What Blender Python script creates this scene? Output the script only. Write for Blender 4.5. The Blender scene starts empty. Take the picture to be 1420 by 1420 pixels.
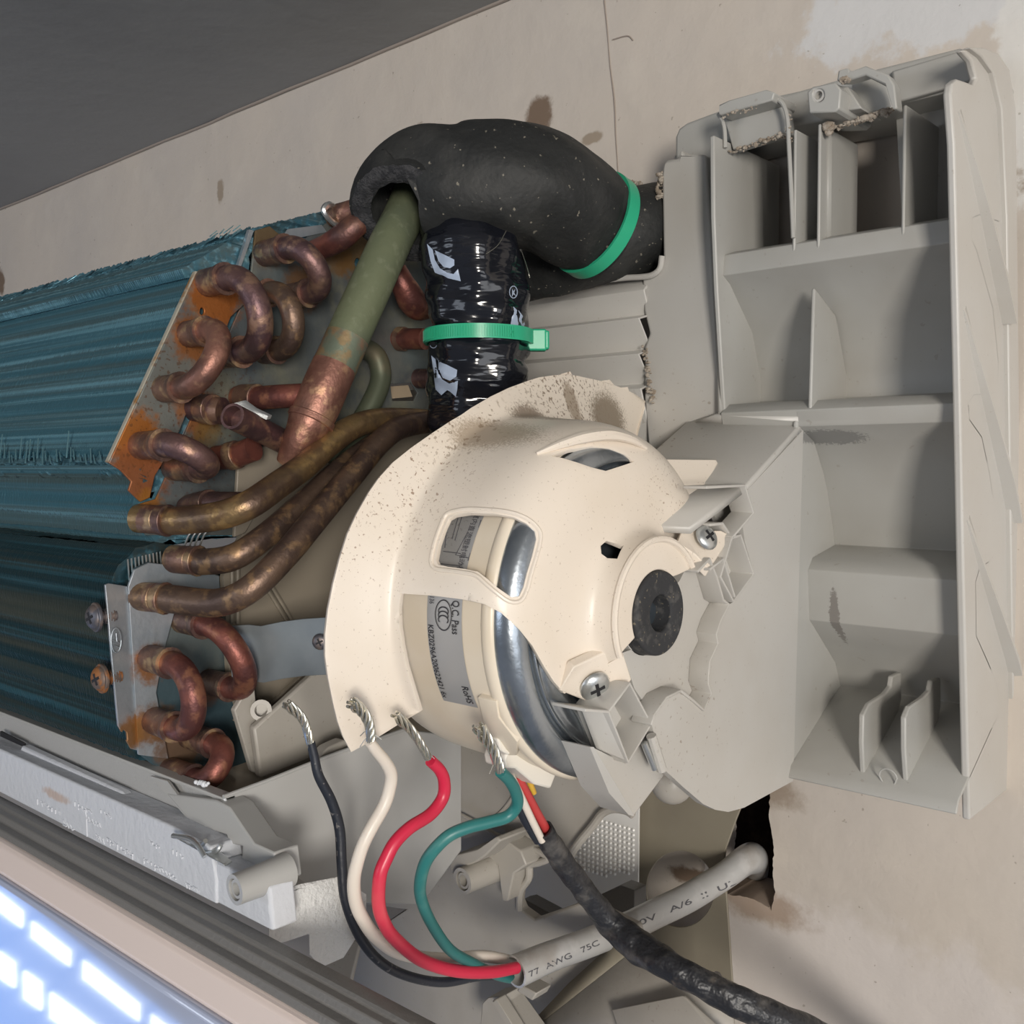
import bpy, bmesh, math, random
from mathutils import Vector, Matrix
from mathutils.geometry import delaunay_2d_cdt
random.seed(7)
S = bpy.context.scene
C = S.collection

# ------------------------------------------------------------------ camera
CAM = Vector((0.0, -0.45, 0.0))
YAW, PITCH, F = math.radians(48), math.radians(2.42), 1420.0
FWD = Vector((-math.cos(YAW)*math.cos(PITCH), math.sin(YAW)*math.cos(PITCH), -math.sin(PITCH)))
RGT = FWD.cross(Vector((0, 0, 1))).normalized()
UP = RGT.cross(FWD).normalized()
cam = bpy.data.cameras.new('camera'); cam.sensor_width = 36; cam.lens = 36.0; cam.clip_start = 0.01; cam.clip_end = 50
camo = bpy.data.objects.new('camera', cam); C.objects.link(camo)
camo.matrix_world = Matrix.Translation(CAM) @ Matrix((RGT, UP, -FWD)).transposed().to_4x4()
S.camera = camo

# ------------------------------------------------------------------ world, lights, exposure
W = bpy.data.worlds.new('world'); S.world = W; W.use_nodes = True
bg = W.node_tree.nodes['Background']; bg.inputs[0].default_value = (0.80, 0.86, 1.0, 1); bg.inputs[1].default_value = 0.27
S.view_settings.view_transform = 'Standard'; S.view_settings.look = 'None'; S.view_settings.gamma = 1
S.view_settings.use_curve_mapping = False
S.view_settings.exposure = -0.30

def area(name, loc, target, sx, sy, power, col):
    l = bpy.data.lights.new(name, 'AREA'); l.shape = 'RECTANGLE'; l.size = sx; l.size_y = sy; l.energy = power; l.color = col
    o = bpy.data.objects.new(name, l); C.objects.link(o); o.location = loc
    o.rotation_euler = (Vector(target) - Vector(loc)).to_track_quat('-Z', 'Y').to_euler()
    return o
# daylight of the window at the right, and an added room fill
area('window_daylight', (1.20, -1.47, 0.05), (-0.2, -0.1, -0.03), 0.32, 0.5, 36, (1.0, 0.94, 0.86))
area('room_fill', (-0.9, -2.0, 0.02), (-0.3, -0.1, 0.0), 1.2, 0.5, 6, (0.80, 0.88, 1.0))

area('side_fill', (1.5, -0.75, -0.25), (-0.2, -0.1, -0.05), 0.9, 0.9, 8, (0.97, 0.98, 1.0))  # added fill from the right that brightens the faces turned that way

# ------------------------------------------------------------------ helpers: picture point on a plane of the place
def ray(u, v):
    return (FWD + RGT*((u-710)/F) + UP*((710-v)/F))
def P(u, v, x=None, y=None, z=None):
    d = ray(u, v)
    if x is not None: t = (x-CAM.x)/d.x
    elif y is not None: t = (y-CAM.y)/d.y
    else: t = (z-CAM.z)/d.z
    return CAM + d*t
def PX(pts, x): return [P(u, v, x=x) for u, v in pts]
def PY(pts, y): return [P(u, v, y=y) for u, v in pts]
def proj(p):
    r = p - CAM; d = r.dot(FWD)
    return 710 + F*r.dot(RGT)/d, 710 - F*r.dot(UP)/d

def empty(name, loc, label=None, cat=None, group=None, kind=None, parent=None):
    o = bpy.data.objects.new(name, None); C.objects.link(o); o.location = loc; o.empty_display_size = 0.01
    if parent: attach(o, parent)
    tag(o, label, cat, group, kind)
    return o
def tag(o, label=None, cat=None, group=None, kind=None):
    if label: o['label'] = label
    if cat: o['category'] = cat
    if group: o['group'] = group
    if kind: o['kind'] = kind
    return o
WPOS = {}
def attach(o, parent):
    o.parent = parent
    if parent.type == 'EMPTY': o.matrix_parent_inverse = Matrix.Translation(-Vector(parent.location))

def finish(name, bm, mat, parent=None, bevel=0, solid=0, subsurf=0, smooth=35, segs=2, recalc=True, offset=-1, label=None):
    if recalc: bmesh.ops.recalc_face_normals(bm, faces=bm.faces[:])
    me = bpy.data.meshes.new(name); bm.to_mesh(me); bm.free()
    for m in (mat if isinstance(mat, (list, tuple)) else [mat]): me.materials.append(m)
    for p in me.polygons: p.use_smooth = True
    if smooth < 180: me.set_sharp_from_angle(angle=math.radians(smooth))
    o = bpy.data.objects.new(name, me); C.objects.link(o)
    if solid:
        m = o.modifiers.new('solid', 'SOLIDIFY'); m.thickness = solid; m.offset = offset
    if bevel:
        m = o.modifiers.new('bevel', 'BEVEL'); m.width = bevel; m.segments = segs; m.limit_method = 'ANGLE'; m.angle_limit = math.radians(40)
        m.harden_normals = False
    if subsurf:
        m = o.modifiers.new('sub', 'SUBSURF'); m.levels = subsurf; m.render_levels = subsurf
    if parent: attach(o, parent)
    if label: o['label'] = label
    return o

def inside(p, poly):
    x, y = p; c = False; n = len(poly)
    for i in range(n):
        x1, y1 = poly[i]; x2, y2 = poly[i-1]
        if (y1 > y) != (y2 > y) and x < (x2-x1)*(y-y1)/(y2-y1)+x1: c = not c
    return c
def cdt(outer, holes=(), grid=0):
    """triangles of a 2D polygon with holes (and inner points every `grid`)"""
    vs = [Vector(p) for p in outer]; es = [(i, (i+1) % len(outer)) for i in range(len(outer))]
    for h in holes:
        b = len(vs); vs += [Vector(p) for p in h]; es += [(b+i, b+(i+1) % len(h)) for i in range(len(h))]
    if grid:
        xs = [p[0] for p in outer]; ys = [p[1] for p in outer]
        x = min(xs)
        while x < max(xs):
            y = min(ys)
            while y < max(ys):
                q = (x, y)
                if inside(q, outer) and not any(inside(q, h) for h in holes): vs.append(Vector(q))
                y += grid
            x += grid
    r = delaunay_2d_cdt(vs, es, [], 0, 1e-7)
    V, T = r[0], r[2]
    out = []
    for t in T:
        c = sum((V[i] for i in t), Vector((0, 0)))/len(t)
        if inside(c, outer) and not any(inside(c, h) for h in holes): out.append(tuple(t))
    return V, out

def add_prism(bm, pts, vec, holes=()):
    """plane polygon pts (3D) with holes, swept along vec"""
    n = Vector((0, 0, 0))
    for i in range(len(pts)):
        a, b = pts[i], pts[(i+1) % len(pts)]
        n += a.cross(b)
    k = max(range(3), key=lambda i: abs(n[i])); ax = [i for i in range(3) if i != k]
    n.normalize(); o = pts[0]
    V, T = cdt([(p[ax[0]], p[ax[1]]) for p in pts], [[(p[ax[0]], p[ax[1]]) for p in h] for h in holes])
    def lift(q):
        p = Vector((0, 0, 0)); p[ax[0]] = q[0]; p[ax[1]] = q[1]
        p[k] = o[k] - ((p[ax[0]]-o[ax[0]])*n[ax[0]] + (p[ax[1]]-o[ax[1]])*n[ax[1]])/n[k]
        return p
    vec = Vector(vec)
    A = [bm.verts.new(lift(q)) for q in V]; B = [bm.verts.new(lift(q)+vec) for q in V]
    cnt = {}
    for t in T:
        bm.faces.new([A[i] for i in t]); bm.faces.new([B[i] for i in reversed(t)])
        for i in range(len(t)):
            e = (t[i], t[(i+1) % len(t)]); cnt[e] = 1
    for (a, b) in list(cnt):
        if (b, a) not in cnt: bm.faces.new([A[b], A[a], B[a], B[b]])
def prism(name, pts, vec, mat, parent=None, holes=(), **k):
    bm = bmesh.new(); add_prism(bm, pts, vec, holes)
    return finish(name, bm, mat, parent, **k)

def catmull(pts, n=8):
    P_ = [Vector(p) for p in pts]
    if len(P_) < 3: return P_
    P_ = [P_[0]*2-P_[1]] + P_ + [P_[-1]*2-P_[-2]]
    out = []
    for i in range(1, len(P_)-2):
        a, b, c, d = P_[i-1:i+3]
        for j in range(n):
            t = j/n
            out.append(0.5*((2*b)+(c-a)*t+(2*a-5*b+4*c-d)*t*t+(3*b-a-3*c+d)*t**3))
    out.append(P_[-2])
    return out
def lerp(a, b, t): return a+(b-a)*t
def slab(name, pts, depth, mat, parent=None, **k):
    """nearly flat panel through pts, `depth` thick away from the camera side"""
    n = (pts[1]-pts[0]).cross(pts[-1]-pts[0]).normalized()
    if n.dot(CAM-pts[0]) < 0: n = -n
    bm = bmesh.new(); A = [bm.verts.new(p) for p in pts]; B = [bm.verts.new(p-n*depth) for p in pts]; N_ = len(pts)
    bm.faces.new(A); bm.faces.new(list(reversed(B)))
    for i in range(N_): bm.faces.new([A[i], B[i], B[(i+1) % N_], A[(i+1) % N_]])
    bmesh.ops.triangulate(bm, faces=[f for f in bm.faces if len(f.verts) > 4])
    return finish(name, bm, mat, parent, **k)
def sample(seq, t):
    if not isinstance(seq, (list, tuple)): return seq
    f = t*(len(seq)-1); i = min(int(f), len(seq)-2); return lerp(seq[i], seq[i+1], f-i)
def frames(path, t0=None):
    T = []
    for i in range(len(path)):
        a = path[max(i-1, 0)]; b = path[min(i+1, len(path)-1)]
        T.append((b-a).normalized())
    if t0:
        for i in range(6): T[i] = Vector(t0).normalized().lerp(T[i], i/6).normalized()
    N = T[0].orthogonal().normalized(); out = []
    for t in T:
        N = (N - t*N.dot(t)).normalized(); out.append((t, N, t.cross(N)))
    return out
def add_tube(bm, path, r, seg=16, smooth=8, caps=True, hollow=0, wob=None, t0=None):
    path = catmull(path, smooth) if smooth else [Vector(p) for p in path]
    fr = frames(path, t0); L = len(path); rings = []
    for i, p in enumerate(path):
        rr = sample(r, i/(L-1)); t, n, b = fr[i]; ring = []
        for j in range(seg):
            a = 2*math.pi*j/seg; q = rr*(1+(wob(i/(L-1), a) if wob else 0))
            ring.append(bm.verts.new(p + (n*math.cos(a)+b*math.sin(a))*q))
        rings.append(ring)
    for i in range(L-1):
        for j in range(seg):
            bm.faces.new([rings[i][j], rings[i][(j+1) % seg], rings[i+1][(j+1) % seg], rings[i+1][j]])
    for end, s in ((0, 1), (-1, -1)):
        ring = rings[end]; p = path[end]; t, n, b = fr[end]; t = t*s
        rr = sample(r, 0 if end == 0 else 1)
        if hollow and (hollow is True or end == 0):
            h = hollow if not hollow is True else .75
            inner = [bm.verts.new(p + (v.co-p)*h) for v in ring]
            deep = [bm.verts.new(p + (v.co-p)*h + t*rr*1.1) for v in ring]
            for j in range(seg):
                k = (j+1) % seg
                bm.faces.new([ring[j], ring[k], inner[k], inner[j]]); bm.faces.new([inner[j], inner[k], deep[k], deep[j]])
            bm.faces.new(deep)
        elif caps: bm.faces.new(ring)
def tube(name, path, r, mat, parent=None, seg=16, smooth=8, hollow=0, wob=None, **k):
    bm = bmesh.new(); add_tube(bm, path, r, seg, smooth, True, hollow, wob)
    return finish(name, bm, mat, parent, **k)
def add_box(bm, lo, hi):
    vs = [bm.verts.new((x, y, z)) for x in (lo[0], hi[0]) for y in (lo[1], hi[1]) for z in (lo[2], hi[2])]
    for f in ((0, 1, 3, 2), (4, 6, 7, 5), (0, 4, 5, 1), (2, 3, 7, 6), (0, 2, 6, 4), (1, 5, 7, 3)): bm.faces.new([vs[i] for i in f])
def box(name, lo, hi, mat, parent=None, **k):
    bm = bmesh.new(); add_box(bm, lo, hi); return finish(name, bm, mat, parent, **k)
def ribbon(name, pts, vec, th, mat, parent=None, **k):
    """strip: polyline pts swept along vec, th thick"""
    bm = bmesh.new(); vec = Vector(vec)
    A = [bm.verts.new(p) for p in pts]; B = [bm.verts.new(Vector(p)+vec) for p in pts]
    for i in range(len(pts)-1): bm.faces.new([A[i], A[i+1], B[i+1], B[i]])
    return finish(name, bm, mat, parent, solid=th, offset=k.pop('offset', 0), recalc=False, **k)

class Rev:
    """surface of revolution about the line through (y0,z0) along x; profile [(x,R)...]; th measured from +y up to +z"""
    def __init__(s, y0, z0, prof, n=6):
        s.y0, s.z0 = y0, z0
        q = catmull([Vector((a, b, 0)) for a, b in prof], n) if n else [Vector((a, b, 0)) for a, b in prof]
        s.q = q; s.L = [0]
        for i in range(1, len(q)): s.L.append(s.L[-1]+(q[i]-q[i-1]).length)
        s.len = s.L[-1]
    def prof(s, l):
        l = min(max(l, 0), s.len-1e-9)
        lo, hi = 0, len(s.L)-1
        while hi-lo > 1:
            m = (lo+hi)//2
            if s.L[m] <= l: lo = m
            else: hi = m
        t = (l-s.L[lo])/(s.L[hi]-s.L[lo]); return s.q[lo].lerp(s.q[hi], t)
    def pt(s, th, l, off=0):
        p = s.prof(l)
        if off:
            a, b = s.prof(l-1e-4), s.prof(l+1e-4); t = (b-a).normalized()
            n = Vector((-t.y, t.x, 0))
            if n.y < -0.3 or (abs(n.y) < 0.3 and n.x < 0): n = -n
            p = p + n*off
        return Vector((p.x, s.y0+p.y*math.cos(th), s.z0+p.y*math.sin(th)))
    def normal(s, th, l):
        e = 1e-4
        a = s.pt(th+e*5, l)-s.pt(th-e*5, l); b = s.pt(th, l+e)-s.pt(th, l-e)
        return b.cross(a)
    def build_grid(s, th0=0, th1=360):
        s.g = []
        for i in range(int(th0), int(th1), 2):
            for j in range(0, 61):
                th = math.radians(i); l = s.len*j/60*0.999
                p = s.pt(th, l); n = s.normal(th, l)
                axis = Vector((p.x, s.y0, s.z0))
                if n.dot(p-axis)+n.x*0.02 < 0: n = -n
                if n.dot(CAM-p) > 0: s.g.append((th, l, *proj(p)))
    def inv(s, u, v, lo=0, hi=9):
        if not hasattr(s, 'g'): s.build_grid()
        th, l = b0 = min((g for g in s.g if lo <= g[1] <= hi), key=lambda g: (g[2]-u)**2+(g[3]-v)**2)[:2]
        for _ in range(12):
            a = proj(s.pt(th, l)); e = 1e-4
            b = proj(s.pt(th+e*10, l)); c = proj(s.pt(th, l+e))
            j11, j21 = (b[0]-a[0])/(e*10), (b[1]-a[1])/(e*10); j12, j22 = (c[0]-a[0])/e, (c[1]-a[1])/e
            D = j11*j22-j12*j21
            if abs(D) < 1e2: break
            du, dv = u-a[0], v-a[1]
            dth = (du*j22-dv*j12)/D; dl = (dv*j11-du*j21)/D
            if abs(du)+abs(dv) < .3: break
            th += max(-.08, min(.08, dth)); l += max(-.003, min(.003, dl)); l = min(max(l, 0), s.len-1e-6)
        e_ = proj(s.pt(th, l))
        if abs(e_[0]-u)+abs(e_[1]-v) > 6 or abs(th-b0[0]) > .25 or abs(l-b0[1]) > .012: th, l = b0
        return th, l
    def add(s, bm, th0=0, th1=360, n=96, m=None, off=0):
        m = m or len(s.q)-1; full = abs(th1-th0-360) < 1e-6; R = []
        for i in range(n if full else n+1):
            th = math.radians(th0+(th1-th0)*i/n); R.append([bm.verts.new(s.pt(th, s.len*j/m, off)) for j in range(m+1)])
        for i in range(n):
            a, b = R[i], R[(i+1) % len(R)]
            for j in range(m): bm.faces.new([a[j], a[j+1], b[j+1], b[j]])
        return R
    def patch(s, bm, outer, holes=(), K=0.06, grid=0.0022, off=0):
        """outer, holes: lists of (th,l)"""
        f = lambda q: (q[0]*K, q[1])
        V, T = cdt([f(q) for q in outer], [[f(q) for q in h] for h in holes], grid)
        A = [bm.verts.new(s.pt(q[0]/K, q[1], off)) for q in V]
        for t in T:
            bm.faces.new([A[i] for i in t])

# ------------------------------------------------------------------ materials
def mat(name, base, rough=0.5, metal=0.0, var=None, bump=None, stains=(), speck=None, spec=0.5, coat=0, trans=0, emit=None, alpha=1, stretch=None, sub=0):
    m = bpy.data.materials.new(name); m.use_nodes = True; nt = m.node_tree; N = nt.nodes; L = nt.links
    b = N['Principled BSDF']
    b.inputs['Roughness'].default_value = rough; b.inputs['Metallic'].default_value = metal
    b.inputs['Specular IOR Level'].default_value = spec; b.inputs['Coat Weight'].default_value = coat; b.inputs['Coat Roughness'].default_value = 0.03
    b.inputs['Transmission Weight'].default_value = trans
    if sub: b.inputs['Subsurface Weight'].default_value = sub; b.inputs['Subsurface Radius'].default_value = (.004, .003, .002)
    if emit: b.inputs['Emission Color'].default_value = (*emit[0], 1); b.inputs['Emission Strength'].default_value = emit[1]
    tc = N.new('ShaderNodeTexCoord').outputs['Object']
    def noise(scale, detail=3, vec=None, rough_=0.55, dist=0):
        n = N.new('ShaderNodeTexNoise'); n.inputs['Scale'].default_value = scale; n.inputs['Detail'].default_value = detail
        n.inputs['Roughness'].default_value = rough_; n.inputs['Distortion'].default_value = dist
        L.new(vec or tc, n.inputs['Vector']); return n.outputs['Fac']
    def ramp(sock, a, b_):
        r = N.new('ShaderNodeMapRange'); r.interpolation_type = 'SMOOTHSTEP'; L.new(sock, r.inputs[0])
        r.inputs[1].default_value = a; r.inputs[2].default_value = b_; return r.outputs[0]
    def math_(op, a, b_):
        n = N.new('ShaderNodeMath'); n.operation = op
        for i, q in enumerate((a, b_)):
            if isinstance(q, (int, float)): n.inputs[i].default_value = q
            else: L.new(q, n.inputs[i])
        return n.outputs[0]
    def mix(fac, a, b_):
        n = N.new('ShaderNodeMix'); n.data_type = 'RGBA'
        if isinstance(fac, (int, float)): n.inputs[0].default_value = fac
        else: L.new(fac, n.inputs[0])
        for i, q in ((6, a), (7, b_)):
            if isinstance(q, tuple): n.inputs[i].default_value = (*q, 1)
            else: L.new(q, n.inputs[i])
        return n.outputs[2]
    vec = tc
    if stretch:
        mp = N.new('ShaderNodeMapping'); mp.inputs['Scale'].default_value = stretch; L.new(tc, mp.inputs[0]); vec = mp.outputs[0]
    col = base
    for v in (var or ()):
        c2, sc, a, b_ = v[:4]; amt = v[4] if len(v) > 4 else 1
        f = ramp(noise(sc, 4, vec), a, b_); col = mix(math_('MULTIPLY', f, amt), col, c2)
    for st in stains:
        c0, rad, c2, nsc, amt = st[:5]; soft = st[5] if len(st) > 5 else 0.5
        mp = N.new('ShaderNodeVectorMath'); mp.operation = 'SUBTRACT'; L.new(tc, mp.inputs[0]); mp.inputs[1].default_value = c0
        dv = N.new('ShaderNodeVectorMath'); dv.operation = 'DIVIDE'; L.new(mp.outputs[0], dv.inputs[0]); dv.inputs[1].default_value = rad if isinstance(rad, (tuple, list)) else (rad,)*3
        ln = N.new('ShaderNodeVectorMath'); ln.operation = 'LENGTH'; L.new(dv.outputs[0], ln.inputs[0])
        d = math_('ADD', ln.outputs['Value'], math_('MULTIPLY', math_('SUBTRACT', noise(nsc, 5, None, .65), 0.5), 1.5))
        f = ramp(d, 1.0+soft*.5, 1.0-soft*.5)
        # MapRange from > to works: 1 inside, 0 outside
        col = mix(math_('MULTIPLY', f, amt), col, c2)
    for sp in (speck or ()):
        c2, sc, a, b_, amt = sp[:5]
        f = ramp(noise(sc, 2, None, .5), a, b_)
        if len(sp) > 5:
            c0, rad = sp[5:7]
            mp = N.new('ShaderNodeVectorMath'); mp.operation = 'SUBTRACT'; L.new(tc, mp.inputs[0]); mp.inputs[1].default_value = c0
            ln = N.new('ShaderNodeVectorMath'); ln.operation = 'LENGTH'; L.new(mp.outputs[0], ln.inputs[0])
            f = math_('MULTIPLY', f, ramp(ln.outputs['Value'], rad, rad*.3))
        col = mix(math_('MULTIPLY', f, amt), col, c2)
    if isinstance(col, tuple): b.inputs['Base Color'].default_value = (*col, 1)
    else: L.new(col, b.inputs['Base Color'])
    if bump:
        h = None
        for sc, st in (bump if isinstance(bump, list) else [bump]):
            q = math_('MULTIPLY', noise(sc, 3, vec), st); h = q if h is None else math_('ADD', h, q)
        bn = N.new('ShaderNodeBump'); bn.inputs['Strength'].default_value = 1; bn.inputs['Distance'].default_value = 1
        L.new(h, bn.inputs['Height']); L.new(bn.outputs[0], b.inputs['Normal'])
    return m
def pc(u, v, **k): return tuple(P(u, v, **k))
BROWN = (0.16, 0.10, 0.06)
M = {}
wst = []
for (u, v, rx, rz) in ((582, 205, .008, .012), (748, 160, .009, .011), (820, 192, .007, .003), (0, 392, .012, .014), (306, 265, .005, .008), (806, 232, .002, .003), (1420, 250, .005, .006), (775, 1200, .02, .01), (965, 1218, .016, .005)):
    wst.append((pc(u, v, y=0), (rx, .1, rz), BROWN if rx > .0075 else (0.34, 0.27, 0.20), 90, .9, .5))
wst.append((pc(1300, -30, y=0), (.062, .1, .028), (0.66, 0.665, 0.67), 45, .8, .25))
wst.append((pc(1425, 100, y=0), (.012, .1, .05), (0.72, 0.70, 0.66), 80, .9, .3))
wst.append((pc(1190, 1400, y=0), (.10, .1, .042), (0.68, 0.63, 0.60), 40, .7, .5))
wst.append((pc(1040, 1090, y=0), (.026, .1, .008), (0.25, 0.18, 0.12), 90, .7, .8))
wst.append((pc(1050, 1255, y=0), (.026, .1, .008), (0.30, 0.20, 0.13), 90, .7, .8))
M['wall'] = mat('wall_paint', (0.60, 0.535, 0.465), .85, var=[((0.55, 0.50, 0.45), 9, .35, .7, .8), ((0.66, 0.60, 0.52), 30, .5, .75, .4)], bump=[(60, .0006), (400, .00012), (8, .004)], stains=wst,
    speck=[((0.25, 0.2, 0.15), 260, .70, .74, .5)])
M['crack'] = mat('dark_crack', (0.33, 0.28, 0.24), .9)  # dark tone of the cracks and the ceiling joint
M['ceiling'] = mat('ceiling_dimmed', (0.30, 0.30, 0.295), .9, var=[((0.25, 0.25, 0.25), 5, .4, .7, .7)], bump=[(50, .0006)])  # grey colour stands in for the little light reaching the ceiling
M['cavity'] = mat('cavity_brick', (0.05, 0.035, 0.028), .95, var=[((0.12, 0.08, 0.055), 60, .5, .7)], bump=[(90, .004)])
GREY = (0.50, 0.485, 0.455)
M['chassis'] = mat('grey_plastic', GREY, .38, var=[((0.46, 0.435, 0.395), 14, .4, .7, .8)], spec=.45, bump=[(300, .00004)],
    speck=[((0.27, 0.21, 0.16), 420, .66, .72, .75, pc(930, 600, y=-.06), .04), ((0.25, 0.2, 0.16), 500, .66, .70, .7, pc(960, 1010, x=-.196), .035),
           ((0.3, 0.25, 0.2), 700, .70, .74, .35)])
dust = (0.20, 0.15, 0.11)
M['tray'] = mat('tray_plastic_shaded', (0.42, 0.415, 0.39), .42, var=[((0.375, 0.36, 0.33), 14, .4, .7, .8)], spec=.45, bump=[(300, .00004)],  # same grey plastic as the chassis, toned down for the tray's shade
    stains=[(pc(1170, 607, y=-.03), (.016, .05, .003), (.12, .12, .12), 800, .6, .3), (pc(1175, 850, y=-.03), (.0022, .05, .012), (.1, .08, .07), 800, .6, .3), (pc(958, 578, y=-.055), (.006, .02, .004), (.25, .14, .09), 200, .6, .8)],
    speck=[((0.25, 0.2, 0.16), 300, .70, .74, .3)])
M['tray_dust'] = mat('dust_fluff', (0.27, 0.22, 0.17), 1.0, var=[((0.42, .37, .31), 300, .4, .6)])
M['lower'] = mat('beige_lower_plastic', (0.40, 0.375, 0.335), .42, var=[((0.34, 0.31, 0.27), 22, .4, .7, .8)], bump=[(200, .0001)], speck=[((0.22, 0.18, 0.14), 500, .68, .72, .4)])
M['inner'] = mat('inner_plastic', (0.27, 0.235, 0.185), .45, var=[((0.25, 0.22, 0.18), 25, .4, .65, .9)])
M['pan'] = mat('pan_plastic', (0.41, 0.41, 0.40), .38, var=[((0.37, 0.365, 0.35), 20, .4, .7, .8)])
M['pan_bar'] = mat('pan_bar_grained', (0.40, 0.40, 0.395), .45, bump=[(900, .00025)])
CR = (0.76, 0.68, 0.585)
M['cream'] = mat('cream_plastic', CR, .36, spec=.5, var=[((0.73, 0.645, 0.54), 30, .4, .7, .8)],
    stains=[(pc(720, 590, x=-.262), (.03, .010, .008), dust, 1300, .85, .45), (pc(660, 612, x=-.26), (.03, .013, .008), (.36, .28, .20), 1300, .8, .5),
            (pc(862, 585, x=-.262), (.03, .016, .013), (.20, .155, .105), 1300, .9, .45), (pc(800, 560, x=-.262), (.03, .005, .009), (.32, .25, .18), 1300, .85, .5)],
    speck=[((0.28, 0.18, 0.12), 800, .635, .68, .85, pc(560, 640, x=-.262), .035), ((0.23, 0.165, 0.115), 650, .565, .62, .9, pc(800, 565, x=-.262), .050), ((0.25, 0.18, 0.12), 500, .60, .66, .8, pc(640, 590, x=-.262), .03),
           ((0.35, 0.25, 0.18), 900, .63, .68, .8, pc(930, 680, x=-.21), .022), ((0.3, 0.2, 0.14), 750, .66, .70, .75, pc(510, 740, x=-.262), .03), ((0.35, 0.27, 0.2), 1000, .68, .72, .5)])
M['cream_motor'] = mat('motor_resin', (0.74, 0.655, 0.53), .33, var=[((0.70, 0.60, 0.46), 30, .4, .7, .8)])
M['white_plug'] = mat('white_nylon', (0.80, 0.76, 0.68), .4)
M['steel'] = mat('galvanised_steel', (0.42, 0.46, 0.50), .27, .95, var=[((0.25, 0.28, 0.31), 60, .4, .7, .8)], bump=[(500, .00008)])
M['steel_dark'] = mat('dark_steel', (0.13, 0.16, 0.19), .35, .8, var=[((0.25, 0.28, 0.31), 40, .5, .7, .6)])
M['zinc'] = mat('zinc_screw', (0.62, 0.64, 0.64), .33, .9, bump=[(500, .0001)])
M['rust_screw'] = mat('rusty_screw', (0.17, 0.13, 0.11), .6, .6, var=[((0.38, 0.16, 0.06), 200, .45, .6)])
M['dark_screw'] = mat('grey_screw', (0.14, 0.14, 0.16), .45, .7, var=[((0.25, 0.2, 0.18), 200, .45, .6)])
M['rubber'] = mat('black_rubber', (0.028, 0.029, 0.032), .75, var=[((0.07, 0.068, 0.066), 250, .5, .7)], bump=[(500, .0002)], speck=[((.2, .17, .12), 700, .66, .7, .7)])
M['hole'] = mat('dark_inside', (0.012, 0.012, 0.015), .6)
M['foam'] = mat('black_foam', (0.018, 0.019, 0.019), .62, spec=.35, var=[((0.038, 0.038, 0.036), 40, .42, .7, .8)], bump=[(500, .00025), (70, .0015)], speck=[((.32, .29, .23), 420, .69, .73, .55)], stretch=None)
M['foam_cut'] = mat('foam_cut_face', (0.02, 0.021, 0.024), .95, bump=[(900, .0015)], var=[((.045, .045, .048), 300, .4, .6)])
M['tape'] = mat('black_glossy_tape', (0.007, 0.008, 0.012), .13, spec=.6, bump=[(55, .0016), (25, .004)], stretch=(.6, .6, 2.2))
M['tape_print'] = mat('tape_white_print', (0.36, 0.43, 0.55), .3)
M['tie'] = mat('green_nylon', (0.03, 0.40, 0.22), .32, spec=.5, sub=.15)
def copper(name, base, v1, v2, rough=.46, metal=.72):
    return mat(name, base, rough, metal, var=[(v1, 70, .4, .60), (v2, 150, .50, .66, .8), ((.09, .06, .055), 38, .52, .68, .7)], bump=[(450, .00025)])
M['copper_warm'] = copper('copper_warm', (0.38, 0.19, 0.14), (0.25, 0.12, 0.09), (0.55, 0.33, 0.20))
M['copper_dark'] = copper('copper_purple', (0.20, 0.115, 0.105), (0.12, 0.07, 0.075), (0.36, 0.22, 0.15))
M['copper_red'] = copper('copper_red_brown', (0.24, 0.085, 0.065), (0.13, 0.05, 0.045), (0.34, 0.15, 0.09), .46, .6)
M['brass'] = copper('brassy_copper', (0.30, 0.20, 0.095), (0.21, 0.13, 0.07), (0.45, 0.29, 0.12), .38)
M['copper_brown'] = copper('copper_brown', (0.19, 0.125, 0.09), (0.12, 0.08, 0.065), (0.38, 0.24, 0.13))
M['collar'] = copper('collar_copper', (0.26, 0.15, 0.11), (0.15, 0.09, 0.08), (0.5, 0.35, 0.2))
M['green_pipe'] = mat('verdigris_pipe', (0.145, 0.165, 0.095), .62, .25, var=[((0.11, 0.13, 0.085), 30, .4, .7), ((0.2, 0.22, 0.14), 200, .55, .7, .6)], bump=[(300, .0002)])
M['verd_mix'] = mat('verdigris_to_copper', (0.26, 0.19, 0.10), .5, .5, var=[((0.16, 0.19, 0.14), 130, .42, .55), ((0.30, 0.16, 0.10), 60, .5, .65)], bump=[(300, .0002)])
M['old_green'] = mat('old_green_tube', (0.10, 0.115, 0.075), .5, .4, var=[((0.16, 0.14, 0.09), 50, .45, .65)])
XE = -.37
rst = []
for (u, v, r_, c, a) in ((295, 415, .012, (.42, .13, .02), .95), (262, 470, .009, (.40, .14, .03), .9), (185, 610, .011, (.45, .15, .02), .95), (190, 660, .012, (.36, .12, .04), .95), (370, 335, .010, (.20, .13, .06), .9), (255, 560, .006, (.36, .14, .05), .6), (275, 575, .009, (.40, .14, .03), .85),
                        (205, 700, .006, (.45, .18, .03), .9), (420, 400, .009, (.26, .12, .04), .8), (490, 345, .012, (.25, .15, .05), .8), (470, 360, .008, (.32, .16, .05), .7), (290, 600, .006, (.3, .2, .06), .6),
                        (205, 920, .007, (.36, .14, .03), .9), (207, 1005, .008, (.33, .15, .04), .9), (175, 1015, .006, (.42, .2, .06), .9), (250, 1030, .011, (.26, .14, .07), .8), (285, 955, .007, (.27, .12, .06), .7)):
    rst.append((pc(u, v, x=XE), (.02, r_, r_), tuple(q*.78 for q in c), 220, a, .7))
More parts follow.
